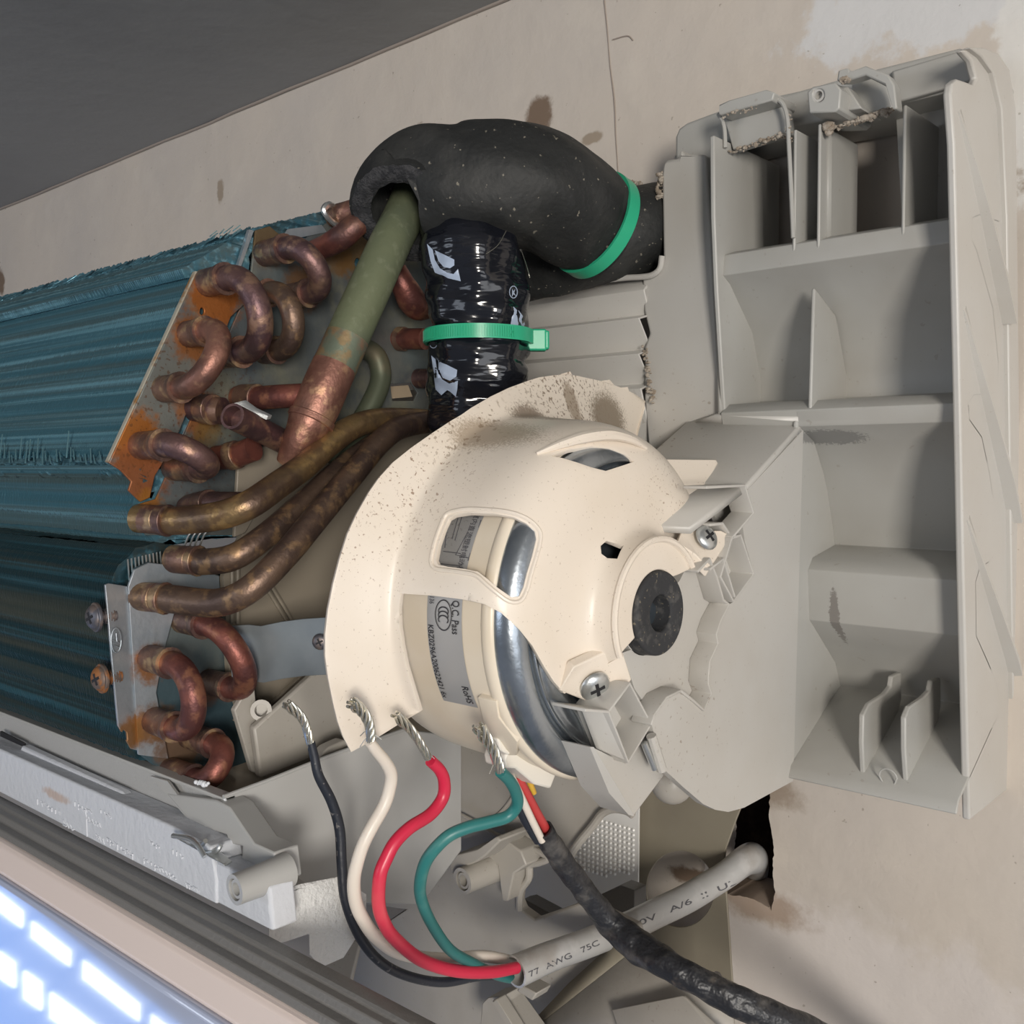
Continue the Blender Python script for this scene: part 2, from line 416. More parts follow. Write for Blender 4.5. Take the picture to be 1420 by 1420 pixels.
M['endplate'] = mat('weathered_zinc_plate', (0.19, 0.20, 0.185), .52, .55, var=[((0.12, 0.14, 0.15), 28, .4, .65), ((0.27, 0.27, 0.20), 45, .52, .7, .7), ((0.10, 0.15, 0.17), 18, .5, .7, .7)], stains=rst, bump=[(300, .0002)], speck=[((.12, .05, .02), 500, .58, .66, .6, pc(240, 560, x=XE), .06)])
M['plate_rim'] = mat('plate_rim_cream', (.42, .40, .33), .5, .2, var=[((.30, .16, .06), 90, .5, .62)])
M['bracket'] = mat('zinc_bracket', (0.36, 0.39, 0.42), .45, .6, var=[((0.26, 0.31, 0.35), 40, .4, .7), ((0.45, 0.47, 0.48), 90, .55, .7, .5)], stains=rst[12:], bump=[(300, .0002)])
M['strap'] = mat('zinc_strap', (0.30, 0.33, 0.35), .45, .6, var=[((0.22, 0.25, 0.27), 30, .4, .7)])
M['blueplate'] = mat('blue_tinted_plate', (0.07, 0.12, 0.145), .45, .5, var=[((0.15, 0.18, 0.18), 35, .45, .65), ((.20, .16, .11), 20, .55, .7, .6)], stains=rst[12:], bump=[(200, .0002)])
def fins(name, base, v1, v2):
    return mat(name, base, .36, .55, var=[(v1, 9, .40, .62), (v2, 16, .48, .70, .85), ((.10, .115, .10), 5, .5, .72, .7)], stretch=(.12, 24, 24), spec=.6)  # v2 bands: highlights on the deformed fins, put into the colour
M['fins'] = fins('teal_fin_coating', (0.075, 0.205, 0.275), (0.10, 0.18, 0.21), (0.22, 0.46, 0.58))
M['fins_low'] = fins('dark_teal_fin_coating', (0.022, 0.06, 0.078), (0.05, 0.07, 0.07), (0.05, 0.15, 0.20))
M['fin_edge'] = mat('bent_fin_bright', (0.28, 0.52, 0.58), .28, .7)
M['eps'] = mat('white_polystyrene', (0.58, 0.60, 0.64), .7, bump=[(350, .0004)], stains=[(pc(90, 1100, y=-.258), (.012, .02, .002), (.45, .28, .18), 300, .6, .8)])
M['eps_rough'] = mat('white_polystyrene_cut', (0.68, 0.68, 0.67), .8, bump=[(500, .0012)])
M['lip'] = mat('grey_front_lip', (0.17, 0.165, 0.158), .45, bump=[(600, .0002)])
M['casing'] = mat('white_casing_warm_tint', (0.74, 0.63, 0.58), .35)  # white plastic; the pinkish warm light on it is put into this colour
M['gloss'] = mat('glossy_front_sky_tint', (0.42, 0.47, 0.62), .05, spec=1.0, coat=1.0)  # white plastic; part of the reflected sky blue is put into this colour
M['w_black'] = mat('black_wire', (0.018, 0.022, 0.032), .42, bump=[(300, .0002)], speck=[((.3, .28, .26), 500, .66, .7, .4)])
M['w_white'] = mat('white_wire', (0.72, 0.65, 0.57), .38, sub=.1)
M['w_red'] = mat('red_wire', (0.62, 0.022, 0.065), .35, spec=.5, var=[((.68, .12, .13), 30, .5, .7, .5)])
M['w_green'] = mat('teal_wire', (0.025, 0.17, 0.165), .4, var=[((.10, .26, .23), 60, .5, .7, .6)])
M['w_blue'] = mat('blue_wire', (0.03, 0.05, 0.12), .4)
M['w_yellow'] = mat('yellow_wire', (0.62, 0.38, 0.05), .4)
M['w_redlead'] = mat('red_lead_wire', (0.48, 0.05, 0.05), .4)
M['tin'] = mat('tinned_strands', (0.72, 0.70, 0.62), .24, .95)
M['sheath'] = mat('grey_cable_sheath', (0.42, 0.415, 0.405), .33, spec=.6, coat=.3, var=[((.33, .30, .27), 50, .5, .7, .8), ((.55, .54, .53), 90, .52, .7, .5)], bump=[(60, .001)])
M['sleeve'] = mat('black_sleeve', (0.02, 0.021, 0.025), .42, spec=.5, var=[((.10, .095, .09), 90, .5, .68, .8), ((.22, .17, .13), 45, .62, .72, .6)], bump=[(130, .0022)])
M['mount'] = mat('painted_mounting_plate', (0.29, 0.26, 0.20), .45, .1, var=[((.25, .22, .17), 20, .4, .7)])
M['foil'] = mat('silver_bubble_foil', (0.86, 0.85, 0.82), .35, .1)  # whiter and less metallic, to stand in for sunlight on the sheet
M['label'] = mat('silver_label', (0.40, 0.40, 0.40), .38, .3, speck=[((.08, .07, .06), 1300, .60, .66, .8, tuple(P(630, 740, x=-.255)), .022)])
M['ink'] = mat('black_ink', (0.02, 0.02, 0.025), .5)
M['ink_grey'] = mat('grey_ink', (0.09, 0.09, 0.10), .5)
M['card'] = mat('brown_card', (0.38, 0.30, 0.21), .7)
M['emboss'] = mat('polystyrene_raised', (0.70, 0.72, 0.75), .7)

# ------------------------------------------------------------------ setting
# wall at y=0 with the broken hole for pipe and cable
bm = bmesh.new()
hr = random.Random(3); hp = [(985, 1088), (1040, 1090), (1068, 1096), (1066, 1130), (1073, 1180), (1071, 1215), (1075, 1238), (1070, 1262), (1055, 1252), (1040, 1245), (1005, 1240), (975, 1238)]
hj = []
for a, b in zip(hp, hp[1:]+hp[:1]):
    k = max(1, int(math.hypot(b[0]-a[0], b[1]-a[1])/5))
    hj += [(lerp(a[0], b[0], i/k)+hr.uniform(-1.2, 1.2), lerp(a[1], b[1], i/k)+hr.uniform(-1.2, 1.2)) for i in range(k)]
hole = PY(hj, 0)
outer = [Vector(p) for p in ((-3.2, 0, -1.9), (1.7, 0, -1.9), (1.7, 0, .273), (-3.2, 0, .273))]
add_prism(bm, outer, (0, .03, 0), [hole])
wall = finish('wall_back', bm, M['wall'], smooth=30); tag(wall, 'beige painted plaster wall behind the opened air conditioner, chipped, with a hole at lower right', kind='structure')
bm = bmesh.new()
add_prism(bm, [p+Vector((0, .09, 0)) for p in PY([(900, 1000), (1160, 1000), (1160, 1330), (900, 1330)], 0)], (0, .01, 0))
for lo_, hi_ in (((-.34, .0301, -.24), (-.335, .09, -.08)), ((-.12, .0301, -.24), (-.115, .09, -.08)), ((-.34, .0301, -.245), (-.115, .09, -.24)), ((-.34, .0301, -.08), (-.115, .09, -.075))): add_box(bm, lo_, hi_)
finish('hole_cavity', bm, M['cavity'], wall)
# hairline crack
path = [P(u, v, y=-.0002) for u, v in ((838, 0), (842, 40), (846, 90), (852, 140), (854, 190), (857, 240), (860, 290))]
tube('hairline_crack', path, [.0005, .0003, .0005, .0003, .0002], M['crack'], wall, seg=5)
path = [P(u, v, y=-.0002) for u, v in ((850, 55), (870, 50), (878, 56))]
tube('hairline_crack', path, .0004, M['crack'], wall, seg=5)
ceil = box('ceiling', (-3.2, -3.2, .273), (1.7, .03, .30), M['ceiling']); tag(ceil, 'ceiling above the wall, its dim light put into a grey colour', kind='structure')
bm = bmesh.new()
pts = [Vector((x, -.0012+random.uniform(-.0006, .0006), .2725+random.uniform(-.0006, .0004))) for x in [(-1.6+i*.035) for i in range(60)]]
tr = tube('trim_1', pts, .0012, M['crack'], None, seg=6, smooth=0); tag(tr, 'thin dark joint between ceiling and wall', kind='structure')
wl = box('wall_left', (-3.2, -3.2, -1.9), (-3.15, 0, .273), M['wall']); tag(wl, 'plain wall far to the left, seen only as a reflection', kind='structure')
# ------------------------------------------------------------------ fan motor axis
AY, AZ = -.1535, -.050
# cream motor cover --------------------------------------------------
cov = Rev(AY, AZ, [(-.2770, .160), (-.2755, .138), (-.2730, .115), (-.2695, .098), (-.2640, .083), (-.2592, .0738), (-.2578, .0712), (-.2566, .0702), (-.2520, .0697), (-.2400, .0685), (-.2280, .0672), (-.2190, .0640), (-.2135, .0580), (-.2105, .0490), (-.2095, .0400), (-.2085, .0330), (-.2065, .0285), (-.2030, .0268), (-.1985, .0262)], 6)
cov.build_grid(20, 232)
I = cov.inv
motor_cover = empty('motor_cover', (-.25, AY, AZ-.05), 'cream plastic motor cover with flared dusty rim and cut-out windows', 'motor cover')
outer = [I(u, v) for u, v in ((895, 556), (878, 545), (860, 537), (832, 528), (800, 521), (770, 520), (735, 527), (705, 538), (680, 550), (640, 575), (600, 600), (570, 621), (545, 641), (526, 662), (512, 682), (495, 712), (482, 740), (471, 775), (462, 810), (455, 845), (451, 880), (451, 910), (455, 940), (461, 970), (468, 1000), (476, 1022), (487, 1043), (520, 1025), (552, 1005), (582, 987), (572, 955), (563, 925), (558, 900), (554, 870), (553, 845), (555, 823), (600, 826), (640, 831), (672, 838), (695, 850), (720, 873), (738, 895), (755, 925), (768, 945), (783, 962), (800, 950), (815, 930), (835, 925))]
LM = cov.len
outer = [q for q in outer]
outer += [(math.radians(a), LM*.9999) for a in range(208, 32, -4)]
l_fl = outer[0][1]
outer += [(math.radians(32), l) for l in [LM*.97, LM*.9, LM*.8, LM*.7, LM*.6, LM*.5, LM*.42, LM*.36]] 
def hole_i(px): return [I(u, v, .098) for u, v in px]
holes = [hole_i([(630, 714), (650, 711), (690, 713), (712, 717), (730, 726), (742, 737), (744, 748), (738, 772), (731, 795), (726, 815), (720, 827), (709, 828), (690, 815), (676, 803), (663, 793), (645, 789), (622, 786), (607, 783), (604, 776), (608, 755), (616, 732), (622, 719)]),
         hole_i([(764, 632), (790, 623), (820, 619), (845, 622), (866, 630), (880, 640), (862, 646), (840, 653), (820, 648), (800, 641), (780, 635)]),
         hole_i([(833, 757), (841, 750), (852, 753), (865, 756), (860, 765), (856, 775), (842, 774), (834, 768)])]
bm = bmesh.new(); cov.patch(bm, outer, holes)
# normals outward
bm.normal_update()
acc = sum((1 if f.normal.dot(f.calc_center_median()-Vector((-.28, AY, AZ))) > 0 else -1) for f in bm.faces)
if acc < 0: bmesh.ops.reverse_faces(bm, faces=bm.faces[:])
finish('cover_shell', bm, M['cream'], motor_cover, solid=.0018, recalc=False, smooth=50, bevel=.0005, segs=2)
# raised lips round the two larger windows
for px, r_ in (([(626, 710), (650, 706), (690, 708), (716, 713), (735, 722), (748, 736), (749, 750), (743, 774), (736, 797), (731, 817), (722, 833), (706, 834), (686, 820), (672, 808), (660, 798), (643, 794), (620, 791), (603, 788), (598, 777), (603, 753), (611, 730), (618, 715), (626, 710)], .0008),):
    q = [I(u, v) for u, v in px]
    tube('window_lip', [cov.pt(t, l, 0.0) for t, l in q], r_, M['cream'], motor_cover, seg=8, smooth=3)
q = [I(u, v, .085) for u, v in ((744, 630), (770, 618), (800, 608), (835, 604), (868, 610), (895, 622))]
bm = bmesh.new()
pa = [cov.pt(t, l, .0005) for t, l in q]; pb = [cov.pt(t, l, .0) + Vector((.006, 0, 0))*math.sin(math.pi*i/5) for i, (t, l) in enumerate(q)]
tube('slot_arch', [a.lerp(b, .5) for a, b in zip(pa, pb)], [.0006, .0015, .002, .002, .0015, .0008], M['cream'], motor_cover, seg=8)
# hub face, half ring on the cover side
xh = -.1990
def arc(R, a0, a1, n=40, x=xh): return [Vector((x, AY+R*math.cos(math.radians(a0+(a1-a0)*i/n)), AZ+R*math.sin(math.radians(a0+(a1-a0)*i/n)))) for i in range(n+1)]
RB = .0150
pts = arc(.0262, 32, 208) + arc(RB, 208, 52)+[Vector((xh, AY+.0175*math.cos(math.radians(44)), AZ+.0175*math.sin(math.radians(44))))]
prism('hub_face', pts, (-.003, 0, 0), M['cream'], motor_cover, bevel=.0004)
tube('hub_rim', arc(.0258, 34, 208, 40, -.1985), .0012, M['cream'], motor_cover, seg=8, smooth=0)
# screw ears
def ear(name, px, x, th=.0035):
    return prism(name, PX(px, x), (-th, 0, 0), M['cream'], motor_cover, bevel=.0006)
# lower ear: leaning face between dome and the split line
e1 = [P(776, 958, x=-.2100), P(846, 986, x=-.207), P(876, 943, x=-.200), P(864, 905, x=-.199), P(838, 905, x=-.2035), P(796, 925, x=-.2055)]
slab('screw_ear', e1, .004, M['cream'], motor_cover, bevel=.0005)
e2 = [P(945, 735, x=-.204), P(1000, 735, x=-.199), P(1014, 742, x=-.197), P(984, 789, x=-.1955), P(966, 770, x=-.198), P(940, 752, x=-.200)]
slab('screw_ear', e2, .004, M['cream'], motor_cover, bevel=.0005)
# flat web plate at the back edge of the dome
e3 = [P(905, 636, x=-.226), P(993, 637, x=-.217), P(996, 642, x=-.216), P(980, 672, x=-.214), P(974, 685, x=-.213), P(988, 708, x=-.210), P(968, 740, x=-.207), P(925, 738, x=-.211), P(915, 690, x=-.218)]
slab('web_plate', e3, .002, M['cream'], motor_cover, bevel=.0004)

def cross_screw(name, c, n, R, m, parent, recess=None):
    """pan head screw, head centre c, axis n (outwards)"""
    n = Vector(n).normalized(); q = n.to_track_quat('Z', 'Y'); bm = bmesh.new()
    prof = [(1, 0), (.98, .10), (.82, .28), (.5, .40), (.2, .43)]
    rings = []
    for r_, h in prof: rings.append([bm.verts.new(c + q @ Vector((R*r_*math.cos(2*math.pi*k/24), R*r_*math.sin(2*math.pi*k/24), R*h))) for k in range(24)])
    for a, b in zip(rings, rings[1:]):
        for k in range(24): bm.faces.new([a[k], a[(k+1) % 24], b[(k+1) % 24], b[k]])
    bm.faces.new(rings[-1]); bm.faces.new(rings[0])
    h = finish(name, bm, m, parent, smooth=60)
    bm = bmesh.new(); A = math.radians(25)
    for k in range(2):
        a = A+k*math.pi/2; d = Vector((math.cos(a), math.sin(a), 0)); e = Vector((-d.y, d.x, 0))
        pts = [c + q @ ((d*sx*R*.48 + e*sy*R*.11) + Vector((0, 0, R*.30))) for sx, sy in ((-1, -1), (1, -1), (1, 1), (-1, 1))]
        add_prism(bm, pts, n*R*.15)
    finish('cross_recess', bm, recess or M['hole'], h)
    return h
def ax_n(pts):
    n = (pts[1]-pts[0]).cross(pts[2]-pts[0]).normalized()
    return n if n.dot(CAM-pts[0]) > 0 else -n
n1 = ax_n([e1[0], e1[1], e1[2]]); cross_screw('screw', P(822, 948, x=-.2068)+n1*.0012, n1, .0056, M['zinc'], motor_cover)
n2 = ax_n([e2[0], e2[1], e2[3]]); cross_screw('screw', P(977, 747, x=-.1985)+n2*.0010, n2, .0049, M['zinc'], motor_cover)

# motor ---------------------------------------------------------------
motor = empty('fan_motor', (-.26, AY, AZ-.058), 'round cream fan motor with steel end ring, inside the cream cover', 'motor')
mb = Rev(AY, AZ, [(-.292, .030), (-.291, .047), (-.287, .0560), (-.278, .0592), (-.265, .0603), (-.255, .0605), (-.240, .0605), (-.2235, .0605), (-.2228, .0585)], 4)
bm = bmesh.new(); mb.add(bm, n=120); bmesh.ops.remove_doubles(bm, verts=bm.verts[:], dist=1e-6)
finish('resin_body', bm, M['cream_motor'], motor, smooth=50)
rb = Rev(AY, AZ, [(-.2255, .0595), (-.2245, .0608), (-.2225, .0612), (-.2212, .0605), (-.2208, .0596)], 3)
bm = bmesh.new(); rb.add(bm, n=120, off=.0008); finish('body_rim', bm, M['cream_motor'], motor, smooth=60)
sr = Rev(AY, AZ, [(-.2230, .0560), (-.2228, .0590), (-.2205, .0605), (-.2175, .0604), (-.2145, .0586), (-.2128, .0555), (-.2126, .0530), (-.2145, .0517), (-.2150, .0505)], 5)
bm = bmesh.new(); sr.add(bm, n=120); finish('steel_ring', bm, M['steel'], motor, smooth=60)
s2 = Rev(AY, AZ, [(-.2150, .0508), (-.2132, .0506), (-.2126, .0499), (-.2130, .0492), (-.2127, .0484), (-.2120, .0468), (-.2118, .0435), (-.2135, .0390)], 5)
bm = bmesh.new(); s2.add(bm, n=120); finish('end_cap_step', bm, M['steel'], motor, smooth=60)
s3 = Rev(AY, AZ, [(-.2135, .0392), (-.2180, .0360), (-.2190, .0250), (-.2150, .0200), (-.2150, .0100), (-.2150, .0004)], 4)
bm = bmesh.new(); s3.add(bm, n=96); finish('end_cap', bm, M['steel_dark'], motor, smooth=60)
# rubber bush in the hub
bu = Rev(AY, AZ, [(-.216, .0149), (-.1984, .0149)], 1)
bu.q = [Vector((a, b, 0)) for a, b in [(-.218, .0150), (-.202, .0150), (-.1982, .0148), (-.1974, .0140), (-.1974, .0072), (-.1978, .0064), (-.2110, .0062), (-.2110, .0003)]]
bu.L = [0]
for i in range(1, len(bu.q)): bu.L.append(bu.L[-1]+(bu.q[i]-bu.q[i-1]).length)
bu.len = bu.L[-1]
def rev_poly(bm, y0, z0, prof, n=48, half=None, dx=Vector((0, 0, 0))):
    R = []
    for i in range(n):
        a = 2*math.pi*i/n; R.append([bm.verts.new(Vector((x, y0+r_*math.cos(a), z0+r_*math.sin(a)))+dx) for x, r_ in prof])
    for i in range(n):
        a, b = R[i], R[(i+1) % n]
        for j in range(len(prof)-1): bm.faces.new([a[j], a[j+1], b[j+1], b[j]])
bm = bmesh.new(); rev_poly(bm, AY, AZ, [(p.x, p.y) for p in bu.q], 56); bush = finish('rubber_bush', bm, M['rubber'], motor, smooth=40, bevel=.0004)
bm = bmesh.new(); rev_poly(bm, AY+.0030, AZ-.001, [(-.2108, .0001), (-.2108, .0042), (-.2045, .0042), (-.204, .0038), (-.204, .0001)], 32); finish('motor_shaft', bm, M['steel_dark'], motor, smooth=40)

# data label
mb.build_grid(60, 250)
def mcyl(x, th, off=0.0): return Vector((x, AY+(.0605+off)*math.cos(th), AZ+(.0605+off)*math.sin(th)))
def on_cyl(u, v):
    """(x, th) of the picture point on the motor body cylinder"""
    d = ray(u, v); a = d.y**2+d.z**2; oy, oz = CAM.y-AY, CAM.z-AZ
    b = 2*(oy*d.y+oz*d.z); c = oy*oy+oz*oz-.0605**2; D = b*b-4*a*c
    t = (-b-math.sqrt(max(D, 0)))/(2*a); p = CAM+d*t; return p.x, math.atan2(p.z-AZ, p.y-AY) % (2*math.pi)
xa = on_cyl(593, 860)[0]; xb = on_cyl(641, 860)[0]; t0 = on_cyl(650, 708)[1]-.35; t1 = on_cyl(640, 976)[1]
print('LABEL', xa, xb, math.degrees(t0), math.degrees(t1))
bm = bmesh.new(); n = 50; A = []
for i in range(n+1):
    th = t0+(t1-t0)*i/n; A.append([bm.verts.new(mcyl(xa+(xb-xa)*j/6, th, .00025)) for j in range(7)])
for i in range(n):
    for j in range(6): bm.faces.new([A[i][j], A[i][j+1], A[i+1][j+1], A[i+1][j]])
label = finish('data_label', bm, M['label'], motor, smooth=180, recalc=False, label='silver data label with printed text')
def text_mesh(s, size, font_extrude=0):
    cu = bpy.data.curves.new('t', 'FONT'); cu.body = s; cu.size = size; cu.resolution_u = 3; cu.offset = size*.012
    o = bpy.data.objects.new('t', cu); C.objects.link(o); bpy.context.view_layer.update()
    me = bpy.data.meshes.new_from_object(o.evaluated_get(bpy.context.evaluated_depsgraph_get()))
    C.objects.unlink(o); bpy.data.objects.remove(o); return me
def mapped(name, me, f, mat_, parent):
    for v in me.vertices: v.co = f(v.co.x, v.co.y)
    me.materials.clear(); me.materials.append(mat_); me.name = name
    o = bpy.data.objects.new(name, me); C.objects.link(o); attach(o, parent); return o
def cyl_text(s, size, u, v, length, m=None):
    x0, th0 = on_cyl(u, v); me = text_mesh(s, size); w = max(q.co.x for q in me.vertices)
    return mapped('printed_text', me, lambda a, b: mcyl(x0+b, th0+a*length/w/.0605, .0005), m or M['ink'], label)
cyl_text('Q.C. Pass', .0046, 629, 832, .0112)
cyl_text('KBZ0296A200622421 6x', .0036, 595, 865, .0270)
cyl_text('2136', .0030, 598, 822, .0036, M['ink_grey'])
cyl_text('RoHS', .0044, 641, 950, .0068)
cyl_text('室内直流塑封电动机', .0031, 661, 712, .0215, M['ink_grey'])
# 3C mark: oval with three C arcs
xc, tc_ = on_cyl(616, 853)
def cylf(a, b, o=.0005): return mcyl(xc+b, tc_+a/.0605, o)
def stroke(name, pts2, w, f, m, parent):
    bm = bmesh.new(); L_ = []
    for i, p in enumerate(pts2):
        a = Vector(pts2[max(i-1, 0)]); b = Vector(pts2[min(i+1, len(pts2)-1)]); t = (b-a).normalized(); nn = Vector((-t.y, t.x))*w/2
        L_.append((bm.verts.new(f(*(Vector(p)+nn))), bm.verts.new(f(*(Vector(p)-nn)))))
    for a, b in zip(L_, L_[1:]): bm.faces.new([a[0], a[1], b[1], b[0]])
    return finish(name, bm, m, parent, recalc=False)
stroke('certification_mark', [(.0050*math.cos(a*math.pi/20), .0038*math.sin(a*math.pi/20)) for a in range(41)], .0004, cylf, M['ink'], label)
for k in (-.0013, .0001, .0015):
    stroke('certification_mark', [(k+.0014*math.cos(math.radians(a)), .0023*math.sin(math.radians(a))) for a in range(50, 311, 13)], .00045, cylf, M['ink'], label)
# wiring diagram strokes in the upper part of the label
for seg_ in ([(650, 738), (633, 770), (650, 774)], [(642, 716), (632, 750)], [(616, 765), (640, 768)], [(612, 782), (640, 785)], [(622, 725), (618, 760)], [(668, 722), (650, 778)], [(636, 720), (628, 748)]):
    q = [on_cyl(u, v) for u, v in seg_]
    pts3 = [mcyl(a, b, .0004) for a, b in q]
    tube('wiring_diagram', pts3, .00016, M['ink_grey'], label, seg=4, smooth=0)
# raised resin boss and lead exit at the bottom of the body
q = [(672, 968), (690, 965), (690, 985), (724, 1030), (790, 1070), (797, 1075), (790, 1078), (740, 1062), (700, 1035), (678, 1012)]
def surf_patch(name, px, off, th, m, parent, R=.0605):
    bm = bmesh.new(); pts = []
    for u, v in px:
        x_, t_ = on_cyl(u, v); pts.append(mcyl(x_, t_, off))
    n = len(pts); c = sum(pts, Vector())/n
    vs = [bm.verts.new(p) for p in pts]; f = bm.faces.new(vs); bmesh.ops.triangulate(bm, faces=[f])
    return finish(name, bm, m, parent, solid=th, bevel=.0003)
surf_patch('lead_exit_boss', [(668, 962), (694, 968), (697, 990), (722, 1022), (720, 1040), (700, 1040), (680, 1015)], .0022, .003, M['cream_motor'], motor)
# ------------------------------------------------------------------ evaporator coil
coil = empty('evaporator_coil', (XE-.15, -.2, -.13), 'evaporator coil with teal fins, rusty end plates and copper return bends at its end', 'coil')
def yz(pts): return [(p.y, p.z) for p in PX(pts, XE)]
def subdiv(poly, n):
    out = []
    for i in range(len(poly)):
        a, b = Vector(poly[i]), Vector(poly[(i+1) % len(poly)])
        k = max(1, int((b-a).length/n))
        for j in range(k): out.append(a.lerp(b, j/k))
    return out
def fin_pack(name, px, m, x0, count, pitch=.00145, step=.0028, amp=.0005, damage=None, seed=1, ridge=.0006):
    """thin metal sheets one behind the other, ragged and ridged a little like the real ones"""
    rnd = random.Random(seed); base = subdiv(yz(px), step); n = len(base)
    c = sum(base, Vector((0, 0)))/n
    rid = [ridge*(math.sin(i*2.1+seed)*.6+rnd.uniform(-.5, .5)) for i in range(n)]
    wave = [rnd.uniform(0, 6) for _ in range(n)]
    V, Fc = [], []; th = .00022; bend = [0.0]*n
    from mathutils.geometry import tessellate_polygon
    tri = tessellate_polygon([[Vector((p[0], p[1], 0)) for p in base]])
    for k in range(count):
        x = x0 - k*pitch; b0 = len(V)
        pts = []
        for i, p in enumerate(base):
            d = (p-c).normalized()
            q = p + d*(rid[i]+amp*.5*math.sin(k*.06+wave[i])+rnd.uniform(-amp, amp)*.5)
            dx = 0
            if damage:
                f = damage(p)
                if f > 0:
                    bend[i] = bend[i]*.72+rnd.uniform(-1, 1)*.0022*f; dx = bend[i]; q = q - d*abs(bend[i])*.8
            pts.append((x+dx, q[0], q[1]))
        V += pts + [(a-th, b, c_) for a, b, c_ in pts]
        for t in tri: Fc.append([b0+i for i in t]); 
        for i in range(n):
            j = (i+1) % n; Fc.append([b0+i, b0+j, b0+n+j, b0+n+i])
    me = bpy.data.meshes.new(name); me.from_pydata(V, [], Fc); me.materials.append(m)
    o = bpy.data.objects.new(name, me); C.objects.link(o); attach(o, coil); o['kind'] = 'stuff'
    return o
zB = P(150, 640, x=XE).z; zT = P(300, 350, x=XE).z
fin_pack('fin_pack', [(270, 378), (150, 641), (212, 692), (352, 396)], M['fins'], XE-.0012, 175, damage=lambda p: max(0, 1-(p[1]-zB)/.006) if p[1] < zB+.006 and p[0] < -.25 else 0, seed=3)
fin_pack('fin_pack', [(338, 322), (350, 314), (356, 318), (345, 392), (262, 384), (255, 372)], M['fins'], XE-.0016, 190, damage=lambda p: .8 if p[1] > zT+.006 else 0.12, seed=5)
fin_pack('fin_pack', [(352, 316), (482, 283), (500, 300), (540, 420), (500, 430), (356, 345)], M['fins'], XE-.0016, 260, damage=lambda p: .8 if p[1] > zT else 0, seed=8)
fin_pack('fin_pack', [(152, 644), (187, 664), (186, 690), (196, 742), (228, 752), (330, 745), (270, 650)], M['fins'], XE-.0012, 150, seed=11, ridge=.0012)
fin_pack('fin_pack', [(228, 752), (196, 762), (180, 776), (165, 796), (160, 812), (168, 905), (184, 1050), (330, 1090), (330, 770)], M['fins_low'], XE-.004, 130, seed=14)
# bright torn fin tips
for k in range(26):
    x = XE-.004-.0042*k-random.uniform(0, .002); y = P(150, 640, x=XE).y - .0008; z = zB+random.uniform(-.001, .002)
    h = random.uniform(.003, .011)
    bm = bmesh.new(); add_prism(bm, [Vector((x, y, z)), Vector((x+.0018, y-.0006, z)), Vector((x-.003, y+h*.25, z+h))], (0, .0004, 0))
    finish('bent_fin', bm, M['fin_edge'], coil)
rnd = random.Random(4)
for k in range(9):
    a, b = P(255, 374, x=XE), P(348, 314, x=XE); t = rnd.uniform(.75, 1.0); p = a.lerp(b, t); x = XE-.002-.0030*k-rnd.uniform(0, .003)
    h = rnd.uniform(.003, .008)
    bm = bmesh.new(); add_prism(bm, [Vector((x, p.y-.0012, p.z)), Vector((x+.0016, p.y-.0010, p.z+.0006)), Vector((x-rnd.uniform(-.002, .004), p.y-.001+h*.6, p.z+h*.55))], (0, -.0003, .0003))
    finish('bent_fin', bm, M['fin_edge'], coil)
# end plates
def plate(name, px, m, dx=0, th=.0012, parent=coil, holes=(), bevel=.0003):
    return prism(name, PX(px, XE+dx), (th, 0, 0), m, parent, holes=[PX(h, XE+dx) for h in holes], bevel=bevel)
def circ(u, v, r, n=14): return [(u+r*.62*math.cos(2*math.pi*i/n), v+r*math.sin(2*math.pi*i/n)) for i in range(n)]
plate('end_plate', [(344, 398), (352, 320), (372, 314), (405, 342), (440, 318), (482, 286), (520, 292), (600, 330), (640, 420), (625, 600), (540, 640), (430, 640), (395, 628), (345, 700), (322, 742), (200, 742), (183, 712), (187, 700), (214, 692)], M['endplate'], -.0012, holes=[[(539, 533), (568, 531), (577, 545), (572, 556), (542, 556)], circ(494, 365, 7)])
plate('end_plate', [(272, 377), (300, 382), (345, 392), (340, 420), (318, 440), (296, 500), (262, 560), (240, 615), (213, 660), (206, 690), (193, 696), (176, 680), (180, 668), (165, 652), (149, 642)], M['endplate'], .0006, holes=[circ(278, 432, 5)])
prism('plate_edge', PX([(271, 376), (275, 377), (163, 628), (152, 642), (149, 640)], XE+.0012), (-.002, 0, 0), M['plate_rim'], coil)
prism('plate_edge', PX([(346, 318), (352, 320), (332, 376), (329, 372)], XE+.0012), (-.002, 0, 0), M['bracket'], coil)
plate('end_plate', [(184, 788), (203, 779), (250, 786), (300, 800), (345, 850), (345, 1000), (340, 1088), (210, 1060), (190, 1044), (176, 812)], M['blueplate'], -.001)
plate('end_plate', [(184, 790), (204, 780), (262, 786), (302, 798), (303, 822), (280, 826), (240, 850), (225, 905), (215, 960), (232, 1052), (190, 1046), (176, 812)], M['bracket'], .0008)
fl = [P(146, 811, x=XE+.0035), P(152, 809, x=XE+.0035), P(177, 813, x=XE+.001), P(196, 1042, x=XE+.001), P(183, 1039, x=XE+.0025), P(164, 1006, x=XE+.0035), P(155, 915, x=XE+.0035)]
bm = bmesh.new(); add_prism(bm, fl, (-.0012, 0, 0), [[P(u, v, x=XE+.003) for u, v in [(168, 1018), (172, 1012), (177, 1016), (178, 1026), (173, 1030), (168, 1026)]]]); finish('bracket_flange', bm, M['bracket'], coil, bevel=.0003)
